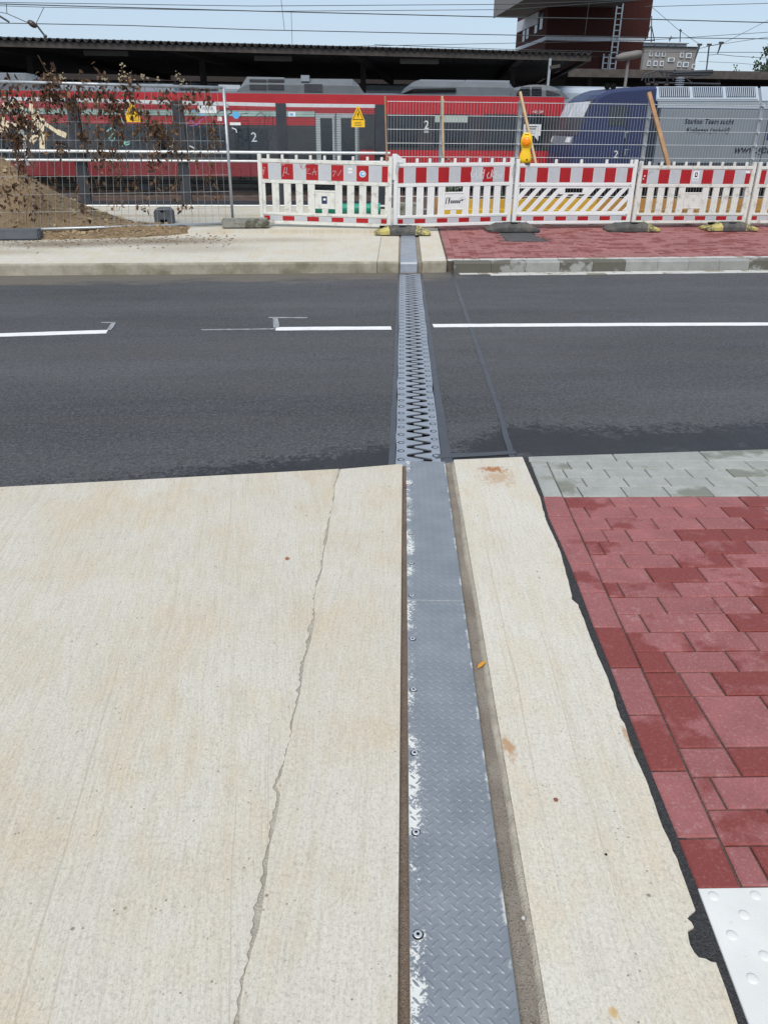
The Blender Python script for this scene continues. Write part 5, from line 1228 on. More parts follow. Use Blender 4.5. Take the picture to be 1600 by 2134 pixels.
# body shell with rounded cantrail
prof = [(0, z_r1+.02), (-.02, z_w1), (0, z_w0), (.03, z_top-.25), (.10, z_top), (.35, z_top+.05), (.9, z_top+.09), (2.0, z_top+.09), (2.55, z_top+.05), (2.8, z_top), (2.88, z_w0), (2.88, z_r1+.02)]
MB().ring([[V((x, TY+.03+y, z)) for y, z in prof] for x in (xB, xN-.13)] + [[V((xN, TY+.25+y*.84, z_r1+.02+(z-z_r1-.02)*.93)) for y, z in prof]]).build('body_shell', MAT['tgrey'], tr)
MB().box(xB, xN-.3, TY+.3, TY+2.6, RAILZ+.25, z_r1+.019).build('underframe', MAT['black'], tr)
for k in range(7):
    xw = xN-2.2-k*4.6
    for dx in (0, 2.1):
        MB().lathe([(.43, 0), (.43, .12), (.3, .14)], (xw-dx, TY+.55, RAILZ+.43), 20, 'y').build('wheel', MAT['dark'], tr)
dL, dR = TX(658), TX(748)
tbox('cantrail_band', xB, xN-.12, 195.5, 229, 'redp', .012, raw=True)
tbox('livery_stripe', xB, dL-.02, 229.2, 245, 'redp', .011, raw=True)
tbox('pale_stripe', xB, dL-.02, 231.5, 243.5, 'stripe', .024, raw=True)
tbox('livery_stripe', xB, dL-.02, 245.2, 261, 'redp', .012, raw=True)
tbox('window_band', xB, dL-.02, 261.2, 339, 'tdark', .012, raw=True)
tbox('window_band', dR+.02, xN-.12, 236, 311, 'tdark', .012, raw=True)
tbox('cantrail_band', dL, xN-.12, 229.2, 235.8, 'redp', .0115, raw=True)
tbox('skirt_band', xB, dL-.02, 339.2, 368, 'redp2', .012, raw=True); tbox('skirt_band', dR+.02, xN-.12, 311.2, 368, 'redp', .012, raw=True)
# double doors
for (u0, u1) in ((659.5, 700), (702, 747)):
    dr = tbox('door', u0, u1, 236.5, 372, 'doorfr', .030)
    o = tbox('door_pane', u0+9, u1-7, 246, 352, 'tglass', .034); o.parent = dr; o.matrix_parent_inverse = Matrix.Identity(4)
    o = MB().box(TX(u1)-.05, TX(u1)-.03, TY-.036, TY-.0301, TZ(350), TZ(240)).build('door_seal', MAT['black'], dr); o.matrix_parent_inverse = Matrix.Identity(4)
for (u0, u1, bl) in ((806, 871, 0), (905, 977, 1), (1010, 1082, 0), (330, 365, 0), (410, 470, 0), (490, 560, 0), (205, 345, 0), (70, 140, 0), (-60, 40, 0), (1092, 1130, 0)):
    v0 = 240 if u0 > 700 else 268
    wn = tbox('window', u0, u1, v0, 306 if u0 > 700 else 330, 'tglass', .030)
    if bl: o = tbox('window_blind', u0+1, u1-3, 242, 255, 'blind', .036); o.parent = wn; o.matrix_parent_inverse = Matrix.Identity(4)
    o = tbox('window_frame', u0-2, u1+2, v0-2, v0, 'dark', .032); o.parent = wn; o.matrix_parent_inverse = Matrix.Identity(4)
for u in (5, 25, 49):                          # pale door posts on the far left
    tbox('door_post', u, u+7, 262.2, 345, 'doorfr', .030)
put_text('2', V((TX(524.5, 294), TY-.034, TZ(295, 530))), .20, tr, MAT['inkw'], 0, .01); tbox('class_pictogram', 527, 537, 298, 306, 'doorfr', .020)
put_text('2', V((TX(883, 268), TY-.034, TZ(268.5, 887))), .18, tr, MAT['inkw'], 0, .01); tbox('class_pictogram', 883, 893, 272, 277, 'doorfr', .020)
put_text('442 309', V((TX(1108, 236), TY-.034, TZ(236, 1112))), .42, tr, MAT['inkw'])
bub = tbox('speech_bubble_sticker', 1090, 1126, 259, 283, 'inkw', .034)
for i, ww in enumerate((24, 22, 16, 20)): o = tbox('sticker_print', 1094, 1094+ww, 263+i*4.5, 265+i*4.5, 'ink' if i < 2 else 'film', .038); o.parent = bub; o.matrix_parent_inverse = Matrix.Identity(4)
a = [V((TX(1112, 283), TY-.034, TZ(283, 1112)-.001)), V((TX(1121, 283), TY-.034, TZ(283, 1121)-.001)), V((TX(1120, 294), TY-.034, TZ(294, 1120)))]; MB().prism(a, (0, .01, 0)).build('bubble_tail', MAT['inkw'], tr)
# roof units: outline as seen, standing on the roof, 1.9 m deep, top edges chamfered
def roofunit(name, pts, m, Y=TY+.45, dep=1.6, ch=.25):
    b_ = [onY(u, v, Y) for u, v in pts]; zb = min(p.z for p in b_); zt_ = max(p.z for p in b_)
    loops = []
    for k, (dy, sh) in enumerate(((0, 0), (ch, 1), (dep-ch, 1), (dep, 0))):
        cx = sum(p.x for p in b_)/len(b_)
        loops.append([V((cx+(p.x-cx)*(1 if sh else 1.0), Y+dy+(0 if sh else 0), (p.z if sh else min(p.z, zt_-(zt_-zb)*.42)) )) for p in b_])
    return MB().ring(loops).build(name, MAT[m], tr)
u_ = roofunit('roof_unit', [(484, 199), (498, 186), (514, 159), (592, 160.5), (594, 163), (735, 164), (748, 176), (762, 198)], 'tgrey')
for (a, b, c, d) in ((520, 556, 165, 171), (558, 592, 165, 171), (520, 556, 176, 187), (558, 592, 176, 187), (634, 672, 175, 192)):
    yy = TY+.44 if c > 172 else TY+.52
    p, q = onY(a, c, yy), onY(b, d, yy); o = MB().box(p.x, q.x, yy-.02, yy+.2, q.z, p.z).build('vent', MAT['tdark'], tr)
p, q = onY(627, 159.5, TY+.6), onY(645, 170, TY+.6); MB().box(p.x, q.x, TY+.5, TY+.95, q.z, p.z+.04).build('roof_hatch', MAT['tgrey2'], tr)
roofunit('roof_unit', [(838, 200), (852, 180), (868, 168), (874, 166), (1062, 168), (1070, 180), (1070, 203)], 'tgrey')
p, q = onY(876, 166.5, TY+.55), onY(968, 178, TY+.55); MB().box(p.x, q.x, TY+.66, TY+.8, q.z, p.z+.02).build('roof_panel', MAT['tgrey2'], tr)
p, q = onY(971, 167.5, TY+.55), onY(1062, 179, TY+.55); MB().box(p.x, q.x, TY+.66, TY+.8, q.z, p.z+.02).build('roof_panel', MAT['tgrey2'], tr)
mb = MB()
for v in (186, 189, 192): mb.path([onY(740, 197, TY+.42), onY(775, 196, TY+.42), onY(800, 198, TY+.42), onY(838, 196, TY+.42), onY(862, v, TY+.40), onY(950, v-1, TY+.40)], .02, 6)
mb.build('roof_cables', MAT['black'], tr)['kind'] = 'stuff'
pts = [(1064, 202)]+[(1120+56*math.cos(math.pi*(1-i/12)), 203-27*math.sin(math.pi*(1-i/12))**.8) for i in range(1, 12)]+[(1186, 206)]
roofunit('end_fairing', pts, 'tgrey', TY+.30, 1.8, .1)
for i in range(6):
    for (a, b) in ((1076, 1104), (1107, 1128)):
        v = 181+i*3.4; k = max(0, (4-i))*2.2; p, q = onY(a+(k if a < 1100 else 0), v, TY+.29), onY(b, v+1.7, TY+.29); MB().box(p.x, q.x, TY+.27, TY+.2999, q.z, p.z).build('louvre', MAT['black'], tr)
MB().prism([onY(u, v, TY+.27) for u, v in ((1138, 187), (1168, 197), (1138, 199))], (0, .02, 0)).build('fairing_recess', MAT['tdark'], tr)
roofunit('roof_unit', [(-40, 186), (-30, 151), (50, 151), (68, 163), (78, 186)], 'tgrey', TY+.45, 1.6)
p, q = onY(-30, 152, TY+.6), onY(50, 164, TY+.6); MB().box(p.x, q.x, TY+.66, TY+.8, q.z, p.z+.02).build('roof_panel', MAT['tgrey2'], tr)
roofunit('roof_unit', [(105, 190), (112, 172), (360, 175), (366, 192)], 'tgrey2', TY+.45, 1.6, .1); roofunit('roof_unit', [(455, 197), (455, 176), (500, 177), (500, 197)], 'tgrey2', TY+.8, 1.2, .1)
# pale coach behind, under the canopy
gc = thing('pale_coach', 'pale grey coach standing behind the red train under the canopy', 'coach', (0, 46, -.85))
zc = onY(1150, 178, 46).z
MB().ring([[V((x, 46+y, z)) for y, z in ((0, -.3), (0, zc-.35), (.2, zc-.1), (.7, zc), (2.1, zc), (2.6, zc-.1), (2.8, zc-.35), (2.8, -.3))] for x in (-40, onY(1330, 180, 46).x)]).build('body', MAT['silverw'], gc)
for i in range(18): MB().box(-30+2.6*i, -28.6+2.6*i, 45.98, 45.999, 1.1, 1.9).build('window', MAT['tglass'], gc)

# ---- locomotive
lo = thing('locomotive', 'blue and silver locomotive standing on the second track', 'locomotive', (TX(1300, 300, LY), LY, RAILZ))
def LX(u, v): return onY(u, v, LY).x
def LZ(u, v): return onY(u, v, LY).z
xc = LX(1368, 260); xe = xc+14.5
zs0, zs1, zs2 = LZ(1450, 351), LZ(1450, 221), LZ(1450, 180)
D = 2.95
sprof = [(0, zs0), (0, zs1-.12), (.02, zs1), (.20, zs1+.08), (.52, zs2), (D-.52, zs2), (D-.2, zs1+.08), (D-.02, zs1), (D, zs1-.12), (D, zs0)]
MB().ring([[V((x, LY+y, z)) for y, z in sprof] for x in (xc, xe)]).build('body', MAT['silver'], lo)
cab = [(1369, 178), (1300, 183), (1270, 187), (1250, 196), (1236, 210), (1226, 230), (1214, 258), (1203, 284), (1193, 312), (1188, 335), (1186, 352)]
cp_ = [(LX(u, v), LZ(u, v)) for u, v in cab]; loops = []
for y, dx, dz in ((0, .05, -.10), (.12, 0, -.02), (.6, -.10, .0), (1.47, -.16, .03), (2.35, -.10, 0), (2.83, 0, -.02), (D, .05, -.10)):
    top = cp_[0][1]
    loops.append([V((x+(dx if i > 1 else 0), LY+y, z+(dz if i < 5 else 0))) for i, (x, z) in enumerate(cp_)] + [V((xc-.002, LY+y, cp_[-1][1]))])
MB().ring(loops).build('cab', MAT['blue'], lo, False)
MB().box(LX(1200, 350), xe-.3, LY+.35, LY+D-.35, RAILZ+.2, zs0-.001).build('underframe', MAT['black'], lo)
for k in (0, 1, 2, 3):
    xw = LX(1290, 380)+(.0, 2.6, 8.0, 10.6)[k]; MB().lathe([(.55, 0), (.55, .12), (.4, .14)], (xw, LY+.55, RAILZ+.55), 24, 'y').build('wheel', MAT['dark'], lo)
# windscreen on the sloping front (near edge follows the cab profile)
DXS = [(0, .05), (.12, 0), (.6, -.10), (1.47, -.16), (2.35, -.10), (2.83, 0), (D, .05)]
def front(v, y, off=.02):
    for (a, b) in zip(cab, cab[1:]):
        if a[1] <= v <= b[1]:
            t = (v-a[1])/(b[1]-a[1]); p = onY(a[0]+t*(b[0]-a[0]), v, LY); break
    for (a, b) in zip(DXS, DXS[1:]):
        if a[0] <= y <= b[0]: dx = a[1]+(b[1]-a[1])*(y-a[0])/(b[0]-a[0])
    return V((p.x+dx-off, LY+y, p.z-off*.1))
def fpatch(name, y0, y1, vs_, m, off=.02):
    ys = sorted({y0, y1} | {a for a, _ in DXS if y0 < a < y1}); mb = MB()
    fr_ = [[front(v, y, off) for y in ys] for v in vs_]; bk = [[front(v, y, off-.014) for y in ys] for v in vs_]
    mb.ring([f+b[::-1] for f, b in zip(fr_, bk)]); return mb.build(name, MAT[m], lo)
fpatch('front_mask', .08, 2.87, (206, 222, 240, 262, 282), 'tdark', .018)
for (ya, yb) in ((.16, 1.42), (1.50, 2.80)): fpatch('windscreen', ya, yb, (211, 222, 232, 243), 'paleblind', .034)
fpatch('front_stripe', .05, 2.9, (305, 320, 335, 350), 'blue', .020)
fpatch('front_panel', .25, 2.65, (284, 292, 301), 'silver', .034)
for yy in (.35, 2.3): fpatch('headlight', yy, yy+.32, (286, 297), 'inkw', .05)
def lbox(name, u0, u1, v0, v1, m, d=.012, par=lo):
    um = (u0+u1)/2; vm = (v0+v1)/2; return MB().box(LX(u0, vm), LX(u1, vm), LY-d, LY+.02, LZ(um, v1), LZ(um, v0)).build(name, MAT[m], par)
sw = lbox('side_window', 1268, 1302, 221, 262, 'tglass', .012)
lbox('cab_door', 1304, 1338, 222, 348, 'blue', .014); lbox('door_gap', 1301.5, 1303.8, 222, 348, 'ink', .008); lbox('door_gap', 1338.2, 1340, 222, 348, 'ink', .008)
for v in (276, 312): lbox('handrail_bracket', 1300, 1309, v-1, v+.5, 'tgrey2', .03); lbox('handrail', 1300.5, 1302, v+.5, v+12, 'tgrey2', .04)
lbox('cab_stripe', 1341, 1368, 222, 348, 'ink', .006)
put_text('2', V((LX(1277, 330), LY-.016, LZ(1280, 329))), .14, lo, MAT['inkw'])
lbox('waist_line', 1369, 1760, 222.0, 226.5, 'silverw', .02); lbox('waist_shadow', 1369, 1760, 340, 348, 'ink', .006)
for i in range(44): lbox('louvre', 1404+i*6, 1408+i*6, 341, 347, 'tdark', .01) if i < 30 else None
# sloping roof side with three grilles
def roofp(u, v, off=0.):                      # on the inclined roof side
    a, b = V((0, LY+.20, zs1+.08)), V((0, LY+.52, zs2)); n_ = V((0, -(b.z-a.z), b.y-a.y)).normalized()
    d = ray(u, v); o_ = V((0, 0, CAM_H)); t = (a-o_).dot(n_)/d.dot(n_); return o_+d*t+n_*off
def rpanel(name, q, m, off, th=.02, par=lo): 
    pts = [roofp(u, v, off) for u, v in q]; n_ = (pts[1]-pts[0]).cross(pts[3]-pts[0]).normalized(); n_ = n_ if n_.y < 0 else -n_
    return MB().prism(pts, n_*-th).build(name, MAT[m], par)
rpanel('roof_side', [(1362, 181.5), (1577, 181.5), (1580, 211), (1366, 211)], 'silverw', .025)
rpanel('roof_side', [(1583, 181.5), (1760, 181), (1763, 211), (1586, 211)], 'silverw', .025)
for (a, b) in ((1371, 1434), (1441, 1503), (1510, 1571)):
    gr = rpanel('grille', [(a, 180.5 if False else 183), (b, 183), (b+2, 204), (a+2, 204)], 'ink', .030, .004)
    n = 15
    for i in range(n):
        u = a+1.2+(b-a-4.4)*i/(n-1); rpanel('grille_slat', [(u, 184), (u+1.6, 184), (u+3.2, 203), (u+1.6, 203)], 'silverw', .040, .009, gr)
rpanel('roof_gutter', [(1366, 207), (1577, 207), (1577.5, 210), (1366.5, 210)], 'silver', .030, .004)
Mx = Matrix.Identity(4)
def ltext(t, u0, u1, vb, bold=.022):
    put_text(t, V((LX(u0, vb), LY-.006, LZ(u0, vb))), LX(u1, vb)-LX(u0, vb), lo, MAT['ink'], .22, bold)
ltext('Starkes Team sucht', 1424.5, 1528, 257.5); ltext('Kollegen (m/w/d)', 1428, 1518, 276); ltext('www.gbm', 1528, 1612, 319)
lbox('panel_joint', 1592, 1593.5, 228, 340, 'ink', .006); lbox('blue_panel', 1598, 1650, 262, 292, 'blue', .008)
# horns, insulator and folded pantograph
hb = onY(1265, 181, LY+.9)
for dx in (-.08, .12): MB().lathe([(.03, 0), (.04, .05), (.10, .22)], V((hb.x+dx, LY+.9, hb.z)), 12, 'y').build('horn', MAT['black'], lo)
ib = onY(1414, 181, LY+1.0); ins = MB(); z0 = ib.z-.02; prof_ = []
for i in range(5): prof_ += [(.06, z0+.06*i), (.15, z0+.02+.06*i), (.15, z0+.035+.06*i), (.06, z0+.055+.06*i)]
ins.lathe([(r_, h-z0) for r_, h in prof_], (ib.x, LY+1.0, z0), 14); ins.build('insulator', MAT['tgrey2'], lo)
pg = MB(); q = lambda u, v: onY(u, v, LY+1.4)
for pth in ([(1336, 168), (1342, 156), (1352, 152), (1365, 149), (1382, 148), (1400, 152)], [(1352, 152), (1350, 172)], [(1366, 156), (1372, 146), (1382, 158)], [(1378, 150), (1398, 150), (1402, 168)], [(1344, 172), (1344, 160)], [(1360, 158), (1362, 174)], [(1388, 152), (1390, 174)], [(1340, 162), (1410, 160)], [(1428, 163), (1484, 153)], [(1404, 145), (1412, 152)], [(1430, 164), (1442, 174)]): pg.path([q(*p) for p in pth], .022, 6)
pg.path([q(1400, 152), q(1484, 149)], .055, 8); pg.path([q(1395, 156), q(1480, 155)], .04, 8); pg.path([q(1350, 172), q(1500, 175)], .03, 6)
pg.build('pantograph', MAT['dark'], lo)
for u in (1350, 1366, 1388): 
    p = q(u, 176); MB().lathe([(.09, 0), (.05, .05), (.09, .1), (.05, .15), (.09, .2)], (p.x, LY+1.4, zs2), 10).build('pantograph_insulator', MAT['insul'], lo)

# ================================================================== platform canopy
ca = onY(0, 78, 36); zC = ca.z; cb0 = onY(1232, 111, 36); kY = (zC-CAM_H)/(cb0.z-CAM_H); cb = V((cb0.x*kY, 36*kY, zC))
dC = (cb-ca); dC.z = 0; dC.normalize(); nC = V((-dC.y, dC.x, 0))
can = thing('platform_canopy', 'sooty black platform canopy with corrugated roof edge above the red train', 'canopy', (ca.x, ca.y, -.1))
Cst = cb-dC*52; DEP = 24
nC = V((math.sin(R(9.6)), math.cos(R(9.6)), 0)); Mc = Matrix((dC, nC, V((0, 0, 1)))).transposed().to_4x4(); Mc.translation = Cst
LC = 52.0
# corrugated sheet
per_ = .30; n = int(LC/per_*8); vs = []; 
for i in range(n+1):
    x = LC*i/n; z = -.02+.055*math.sin(2*math.pi*x/per_)
    vs += [Mc @ V((x, -.12, z)), Mc @ V((x, DEP, z+.3)), Mc @ V((x, -.12, z-.03)), Mc @ V((x, DEP, z+.27))]
fs = []
for i in range(n): a = 4*i; fs += [(a, a+4, a+5, a+1), (a+2, a+3, a+7, a+6), (a, a+2, a+6, a+4)]
MB().add(vs, fs).build('corrugated_roof', MAT['canopy'], can)
zf0 = onY(0, 97, 36).z-zC
MB().box(0, LC, 0, .14, zf0, -.09, Mc).build('fascia_beam', MAT['fascia'], can)
MB().box(LC-.12, LC-.001, .1401, DEP, zf0+.02, -.09, Mc).build('fascia_beam', MAT['fascia'], can)
MB().box(.01, LC-.13, .1405, DEP, zf0+.30, zf0+.34, Mc).build('ceiling', MAT['canopy'], can)
for x in [LC-3.2-7.5*i for i in range(7)]:
    MB().box(x-.15, x+.15, .3, DEP-.2, zf0+.02, zf0+.2999, Mc).build('roof_beam', MAT['canopy'], can)
    p = Mc @ V((x, 5.0, 0)); MB().box(x-.12, x+.12, 4.9, 5.1, -.12-zC, zf0+.0199, Mc).build('column', MAT['canopy'], can)
pp = onY(1143, 160, 37.5); MB().box(pp.x-.05, pp.x+.05, 37.5, 37.6, -.1, zC+zf0+.02).build('end_column', MAT['galv'], can)
MB().bar(V((pp.x, 37.55, pp.z+.35)), onY(1166, 137, 37.5), .12, .12).build('brace', MAT['fascia'], can)
for (u0, u1, v, lab) in ((175, 266, 110, 'dusty long lamp under the canopy, leftmost of three'), (530, 608, 121, 'dusty long lamp under the canopy, above the twin roof vents'), (834, 914, 127, 'dusty long lamp under the canopy, rightmost of three')):
    a, b = onY(u0, v, 38.6), onY(u1, v+1.5, 38.6); r = thing('canopy_lamp', lab, 'lamp', a, 'lamps under the canopy')
    zz_ = min((a.z+b.z)/2, zC+zf0+.12); MB().box(a.x, b.x, 38.6, 38.8, zz_-.09, zz_+.09).build('cover', MAT['lampc'], r); MB().box((a.x+b.x)/2-.02, (a.x+b.x)/2+.02, 38.68, 38.72, zz_+.0905, zC+zf0+.30).build('hanger', MAT['dark'], r)
o = MB().box(-60, cb.x+6, 62, 63, -1.2, zC+.3).build('station_wall', MAT['brown']); tag(o, 'dark back wall of the station behind the canopy', 'wall')
# second, farther canopy
z2 = onY(1400, 146, 56).z; z2b = onY(1400, 163, 56).z
c2_ = thing('far_canopy', 'long low dark canopy behind the locomotive', 'canopy', (20, 56, -.1)); x2 = onY(1185, 150, 56).x
MB().box(x2, x2+60, 56, 56.2, z2b, z2).build('fascia_beam', MAT['fascia'], c2_); MB().box(x2+.01, x2+60, 56.2005, 70, z2-.06, z2-.02).build('roof', MAT['canopy'], c2_)
MB().box(x2+.01, x2+60, 69, 69.5, -1.2, z2-.061).build('back_wall', MAT['brown'], c2_)
for i in range(6): MB().box(x2+2+9*i, x2+2.25+9*i, 58, 58.25, -1.2, z2-.061).build('column', MAT['canopy'], c2_)
# platform lamp
pl = onY(1303, 176, 40); tp = onY(1309, 119, 40); r = thing('platform_lamp', 'slanted platform lamp on a thin post in front of the brick tower', 'lamp', (pl.x, 40, -.1))
MB().tube((pl.x, 40, -.2), (tp.x, 40, tp.z), .07, 8).build('post', MAT['plastergrey'], r); a, b = onY(1283, 121, 39.9), onY(1334, 112, 39.9)
MB().ring([[V((p.x, 39.9+wd*math.cos(t), p.z+hh*math.sin(t))) for t in [math.pi/4*i for i in range(8)]] for p, wd, hh in ((a, .18, .10), (a.lerp(b, .2), .24, .17), (a.lerp(b, .8), .24, .17), (b, .2, .14))]).build('lamp_head', MAT['lampc'], r, True)

# ================================================================== brick tower
BY = 78
cor = onY(1137, 80, BY); rgt = onY(1344, 60, BY)
def bz(v, u=1200): return onY(u, v, BY).z
tw = thing('brick_tower', 'dark red brick tower with white bands and an overhanging concrete floor', 'tower', (cor.x, BY, -1))
zb1, zb0 = bz(77), bz(85)
X0t, X1t = cor.x, rgt.x
# depth so that the receding left face ends at the right place
def far_y(u, v): d = ray(u, v); return X0t/d.x*d.y
DY = far_y(1076, 70)-BY
zso = bz(13, 1143)
MB().box(X0t, X1t, BY, BY+DY, -1.2, zb0-.0).build('lower_wall', MAT['brick'], tw)
MB().box(X0t-.03, X1t+.03, BY-.03, BY+DY, zb0+.001, zb1).build('white_band', MAT['plasterw'], tw)
MB().box(X0t-.015, X1t+.35, BY-.015, BY+DY, zb1+.001, zso+9).build('upper_wall', MAT['brick'], tw)
# left-face slit windows and second pale band
def face(u, v): d = ray(u, v); return V((0, 0, CAM_H))+d*(X0t/d.x)
for (u, v0, v1) in ((1093, 60, 86), (1101, 53, 80), (1119, 38, 68), (1130, 28, 60)):
    a, b = face(u, v0), face(u, v1); MB().box(X0t-.06, X0t-.016, a.y-.45, a.y+.45, b.z, a.z).build('slit_window', MAT['winp'], tw)
a, b = face(1079, 58), face(1099, 38); MB().bar(V((X0t-.10, a.y-.2, a.z)), V((X0t-.10, a.y-8.0, a.z)), .12, .9).build('white_band', MAT['plasterw'], tw)
# overhanging storey: soffit plane at zso
fl_ = plane(1030, 35, zso); nr = plane(1045, 14, zso)
MB().box(fl_.x, X1t-3.2, BY-16, fl_.y, zso, zso+.25).build('soffit', MAT['plastergrey'], tw)
MB().box(fl_.x-.12, fl_.x-.001, BY-16, fl_.y, zso-.1, zso+1.6).build('parapet', MAT['plastergrey'], tw)
for i in range(14): MB().box(fl_.x-.06, fl_.x, fl_.y-1-2.2*i, fl_.y-.92-2.2*i, zso+1.601, zso+2.8).build('railing_post', MAT['dark'], tw)
MB().box(fl_.x-.07, fl_.x, BY-16, fl_.y, zso+2.801, zso+2.9).build('handrail', MAT['dark'], tw)
MB().box(fl_.x+2.5, X1t-3.2, BY-12, BY-.1, zso+.26, zso+8).build('upper_storey', MAT['brick'], tw)
# ladder on the front
la = thing('wall_ladder', 'rusty grey ladder fixed up the front of the brick tower', 'ladder', onY(1275, 140, BY-.4))
for (uu) in (1269, 1281):
    xb = onY(uu, 140, BY-.4).x; MB().box(xb-.06, xb+.06, BY-.46, BY-.34, bz(146), bz(-10)).build('stile', MAT['galv'], la)
x0_, x1_ = onY(1269, 140, BY-.4).x, onY(1281, 140, BY-.4).x; z = bz(143)
while z < bz(-5): MB().box(x0_+.061, x1_-.061, BY-.43, BY-.37, z-.035, z+.035).build('rung', MAT['galv'], la); z += .42
lb = thing('short_ladder', 'short second ladder at the foot of the brick tower', 'ladder', onY(1260, 140, BY-.3))
x0_, x1_ = onY(1256, 130, BY-.3).x, onY(1267, 130, BY-.3).x
for xx in (x0_, x1_): MB().box(xx-.06, xx+.06, BY-.3, BY-.2, bz(146), bz(112)).build('stile', MAT['galv'], lb)
z = bz(143)
while z < bz(114): MB().box(x0_+.061, x1_-.061, BY-.28, BY-.22, z-.035, z+.035).build('rung', MAT['galv'], lb); z += .45

# ================================================================== apartment block
AY = 150
ap = thing('apartment_block', 'grey apartment block with white windows far behind the brick tower', 'building', onY(1400, 143, AY))
def AX(u, v=120): return onY(u, v, AY).x
def AZ(v, u=1390): return onY(u, v, AY).z
MB().box(AX(1340), AX(1449), AY, AY+14, -1.2, AZ(98)).build('wall', MAT['plastergrey'], ap)
MB().box(AX(1337)-.2, AX(1450)+.2, AY-.3, AY+14, AZ(98)+.01, AZ(96.5)).build('roof_edge', MAT['dark'], ap)
MB().box(AX(1345), AX(1436), AY+2, AY+12, AZ(96.5)+.02, AZ(88.5)).build('penthouse', MAT['plasterw'], ap); MB().box(AX(1341), AX(1438), AY+1.5, AY+12, AZ(88.5)+.01, AZ(87)).build('roof', MAT['plastergrey'], ap)
MB().box(AX(1449)+.01, AX(1460), AY+2, AY+14, -1.2, AZ(124)).build('side_wing', MAT['plastergrey'], ap)
ws = [(1351, 1357), (1363.5, 1371.5), (1377, 1384)]
def awin(u0, u1, v0, v1):
    f = MB().box(AX(u0), AX(u1), AY-.22, AY+.05, AZ(v1), AZ(v0)).build('window', MAT['winfr'], ap); w_ = (AX(u1)-AX(u0))*.14; h_ = (AZ(v0)-AZ(v1))*.12
    MB().box(AX(u0)+w_, AX(u1)-w_, AY-.26, AY-.221, AZ(v1)+h_*1.6, AZ(v0)-h_).build('pane', MAT['winp'], f).matrix_parent_inverse = Matrix.Identity(4)
for (a, b) in ws: awin(a, b, 108.5, 118); awin(a-1.5, b-1.5, 127.5, 138)
awin(1391, 1404, 120.5, 128.5); awin(1415, 1422, 109.5, 119.5); awin(1427.5, 1438, 110, 120.5); awin(1412, 1419.5, 128.5, 139); awin(1424, 1435, 129, 139.5); awin(1443, 1450, 133, 142)
for (u0, u1) in ((1366, 1371), (1394, 1400), (1411, 1415)): MB().box(AX(u0), AX(u1), AY+1.9, AY+1.99, AZ(96.2), AZ(92)).build('roof_window', MAT['winp'], ap)
mb = MB(); T = lambda u, v: onY(u, v, AY+4)
for pth in ([(1357, 33), (1356, 88)], [(1355, 55), (1342, 86)], [(1357, 55), (1363, 86)], [(1342, 84), (1363, 84)], [(1417, 60), (1416, 88)], [(1414, 63), (1420, 64)], [(1398, 75), (1394, 86)], [(1393, 82), (1400, 79)]): mb.path([T(*p) for p in pth], .09, 4)
mb.build('roof_aerials', MAT['dark'], ap)

# ================================================================== overhead line
def wire(pts, Y, label, r=.011, sag=0):
    P = [onY(u, v, Y) for u, v in pts]; mb = MB(); mb.path(P, r, 5); tag(mb.build('overhead_wire', MAT['wire']), label, 'wire', 'overhead line wires')
W = 30.5
wire([(-300, 1), (0, 5), (530, 12.6), (1060, 9), (1330, -1)], W, 'overhead wire, uppermost one at the left edge of the picture', .010)
wire([(-300, 4), (0, 8.2), (530, 23), (1060, 36), (1343, 40), (1600, 47), (1800, 52)], W+1, 'thick overhead wire sloping from the upper left to the right edge', .016)
wire([(-300, 8), (0, 12), (90, 15), (560, 23.5), (1060, 20), (1360, -2)], W+2, 'overhead wire, third from the top at the left edge', .010)
wire([(-300, 44), (0, 48), (265, 53), (530, 62), (1060, 73), (1343, 78), (1600, 81), (1800, 83)], W, 'lowest long contact wire above the canopy', .013)
wire([(690, 97), (860, 94), (1060, 90), (1343, 84), (1600, 67)], 60, 'faint far wire rising to the right past the tower', .016)
wire([(780, 93), (1060, 103), (1280, 108), (1440, 109), (1600, 109), (1800, 109)], 60, 'faint far wire just above the low canopy', .018)
wire([(1343, 14), (1600, 7), (1800, 2)], 40, 'upper wire between the tower and the right edge', .012)
wire([(1350, 8), (1410, 60), (1456, 92)], 50, 'wire slanting down right from the tower top to a mast insulator', .012)
wire([(1600, 42), (1510, 88), (1420, 110)], 50, 'wire slanting down left from the right edge', .012)
wire([(1600, 77), (1470, 97)], 50, 'short wire rising to the right edge above the trees', .012)
wire([(1455, 128), (1530, 131), (1600, 137)], 80, 'faint lowest wire just above the far canopy at right', .016)
wire([(1340, 108), (1200, 122), (1130, 128)], 70, 'pale wire crossing the foot of the brick tower', .018)
def dropper(u0, v0, u1, v1, Y, label): mb = MB().tube(onY(u0, v0, Y), onY(u1, v1, Y), .008, 5); tag(mb.build('dropper_wire', MAT['wire']), label, 'wire', 'vertical dropper wires')
dropper(586, 0, 593, 62, W, 'vertical dropper wire left of the picture centre'); dropper(607, 24, 609, 93, W+2, 'vertical dropper wire reaching down to the canopy edge'); dropper(1227, 5, 1218, 72, W, 'vertical dropper wire in front of the brick tower')
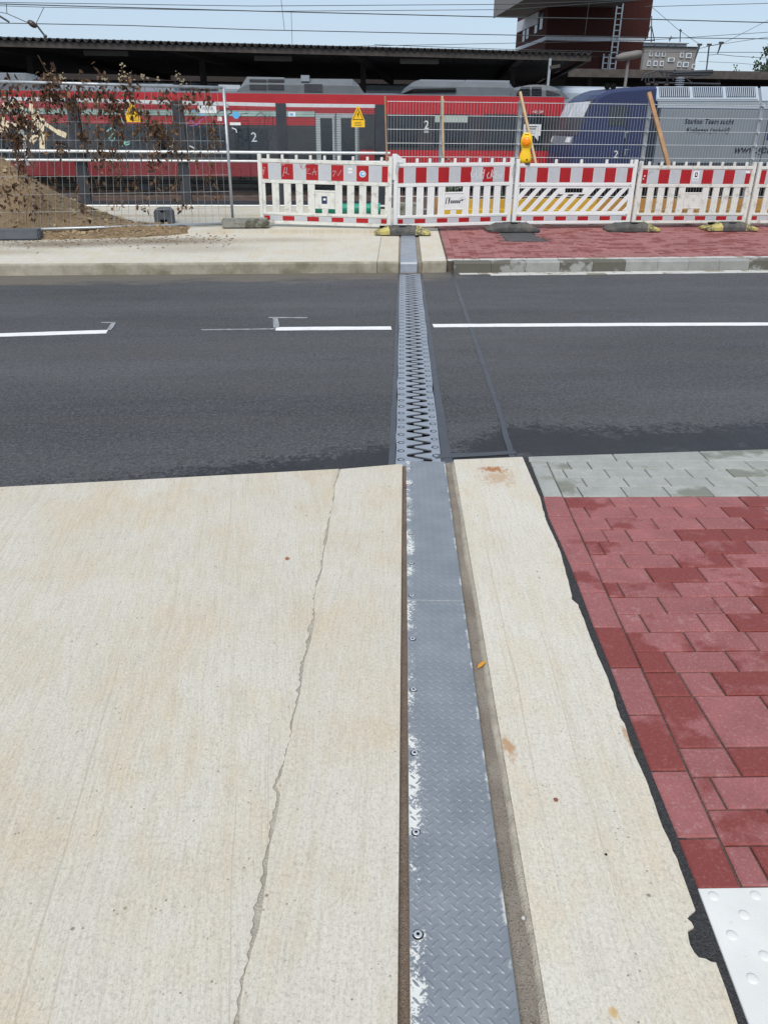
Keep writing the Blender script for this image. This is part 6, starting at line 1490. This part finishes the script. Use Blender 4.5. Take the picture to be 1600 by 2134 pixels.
# steady arm and insulator at the upper left
sa = thing('steady_arm', 'dark steady arm with a round insulator hanging from the wires at upper left', 'overhead arm', onY(68, 50, W))
q = lambda u, v: onY(u, v, W)
MB().path([q(14, 8), q(15, 28), q(60, 48)], .012, 5).build('stay_wire', MAT['wire'], sa); MB().path([q(76, 49), q(92, 16)], .010, 5).build('stay_wire', MAT['wire'], sa)
MB().path([q(-20, 22), q(15, 28)], .010, 5).build('stay_wire', MAT['wire'], sa)
c = q(68, 50); MB().ring([[c+V((dx, rr*math.cos(t), -dx*.35+rr*math.sin(t))) for t in [math.pi/5*i for i in range(10)]] for dx, rr in ((-.14, .03), (-.08, .09), (0, .11), (.08, .09), (.14, .03))]).build('insulator', MAT['insul'], sa, True)
MB().tube(q(76, 51), q(95, 76), .03, 8).build('arm', MAT['wire'], sa); MB().tube(q(-12, 26), q(20, 46), .03, 8).build('arm', MAT['wire'], sa); MB().tube(q(92, 76), q(98, 75), .05, 6).build('clip', MAT['wire'], sa)
# masts at the right
for (u0, v0, u1, v1, lab) in ((1477, 93, 1471, 146, 'thin mast between the apartment block and the trees'), (1457, 93, 1446, 128, 'tension insulator hanging beside the apartment block'), (1502, 89, 1494, 113, 'short insulator hanging from the slanting wire')):
    Y = 50; r = thing('catenary_fitting', lab, 'overhead fitting', onY(u1, v1, Y), 'overhead line fittings at right')
    MB().tube(onY(u0, v0, Y), onY(u1, v1, Y), .045 if u0 == 1477 else .07, 8, .04 if u0 == 1477 else .03).build('rod', MAT['wire'], r)
    p = onY(u0, v0, Y); MB().box(p.x-.13, p.x+.13, Y-.05, Y+.05, p.z-.05, p.z+.05).build('head', MAT['insul'], r)
mb = MB().path([onY(1474, 115, 50), onY(1494, 113, 50), onY(1530, 117, 50), onY(1600, 121, 50)], .014, 5); tag(mb.build('overhead_wire', MAT['wire']), 'wire held by the short insulator at right', 'wire', 'overhead line wires')

# ================================================================== trees
def tree(u, vb, vt, Y, rx, label, n=1700, m='treeg', lsz=.35):
    b = onY(u, vb, Y); t = onY(u, vt, Y); H = t.z+1; r = thing('tree', label, 'tree', (b.x, Y, -1)); rn = random.Random(int(u))
    mb = MB(); mb.tube((b.x, Y, -1), (b.x, Y, -1+H*.75), .28, 8, .1)
    for k in range(9):
        a = rn.uniform(0, 6.28); z = -1+H*rn.uniform(.35, .75); mb.tube((b.x, Y, z), (b.x+rx*.7*math.cos(a), Y+rx*.7*math.sin(a), z+H*.15), .09, 5, .03)
    mb.build('trunk', MAT['bark'], r); mb = MB()
    cl = [(rn.gauss(0, .42), rn.gauss(0, .42), rn.uniform(.25, 1)) for _ in range(34)]
    for k in range(n):
        c = cl[k % 34]; taper = math.sin(math.pi*min(1, .12+c[2]*.86))**.6
        p = V((b.x+(c[0]*taper+rn.gauss(0, .16))*rx, Y+(c[1]*taper+rn.gauss(0, .16))*rx, -1+H*c[2]*.96+rn.gauss(0, .06)*H*.5)); leaf(mb, p, lsz*rn.uniform(.6, 1.2), lsz*.3)
    o = mb.build('crown', MAT[m], r); o['kind'] = 'stuff'
tree(1622, 145, 72, 95, 3.4, 'dark green tree cut off by the right edge beyond the station', 3200)
tree(1525, 145, 134, 130, 1.3, 'small light green treetop showing above the far canopy', 700, 'fgreen')
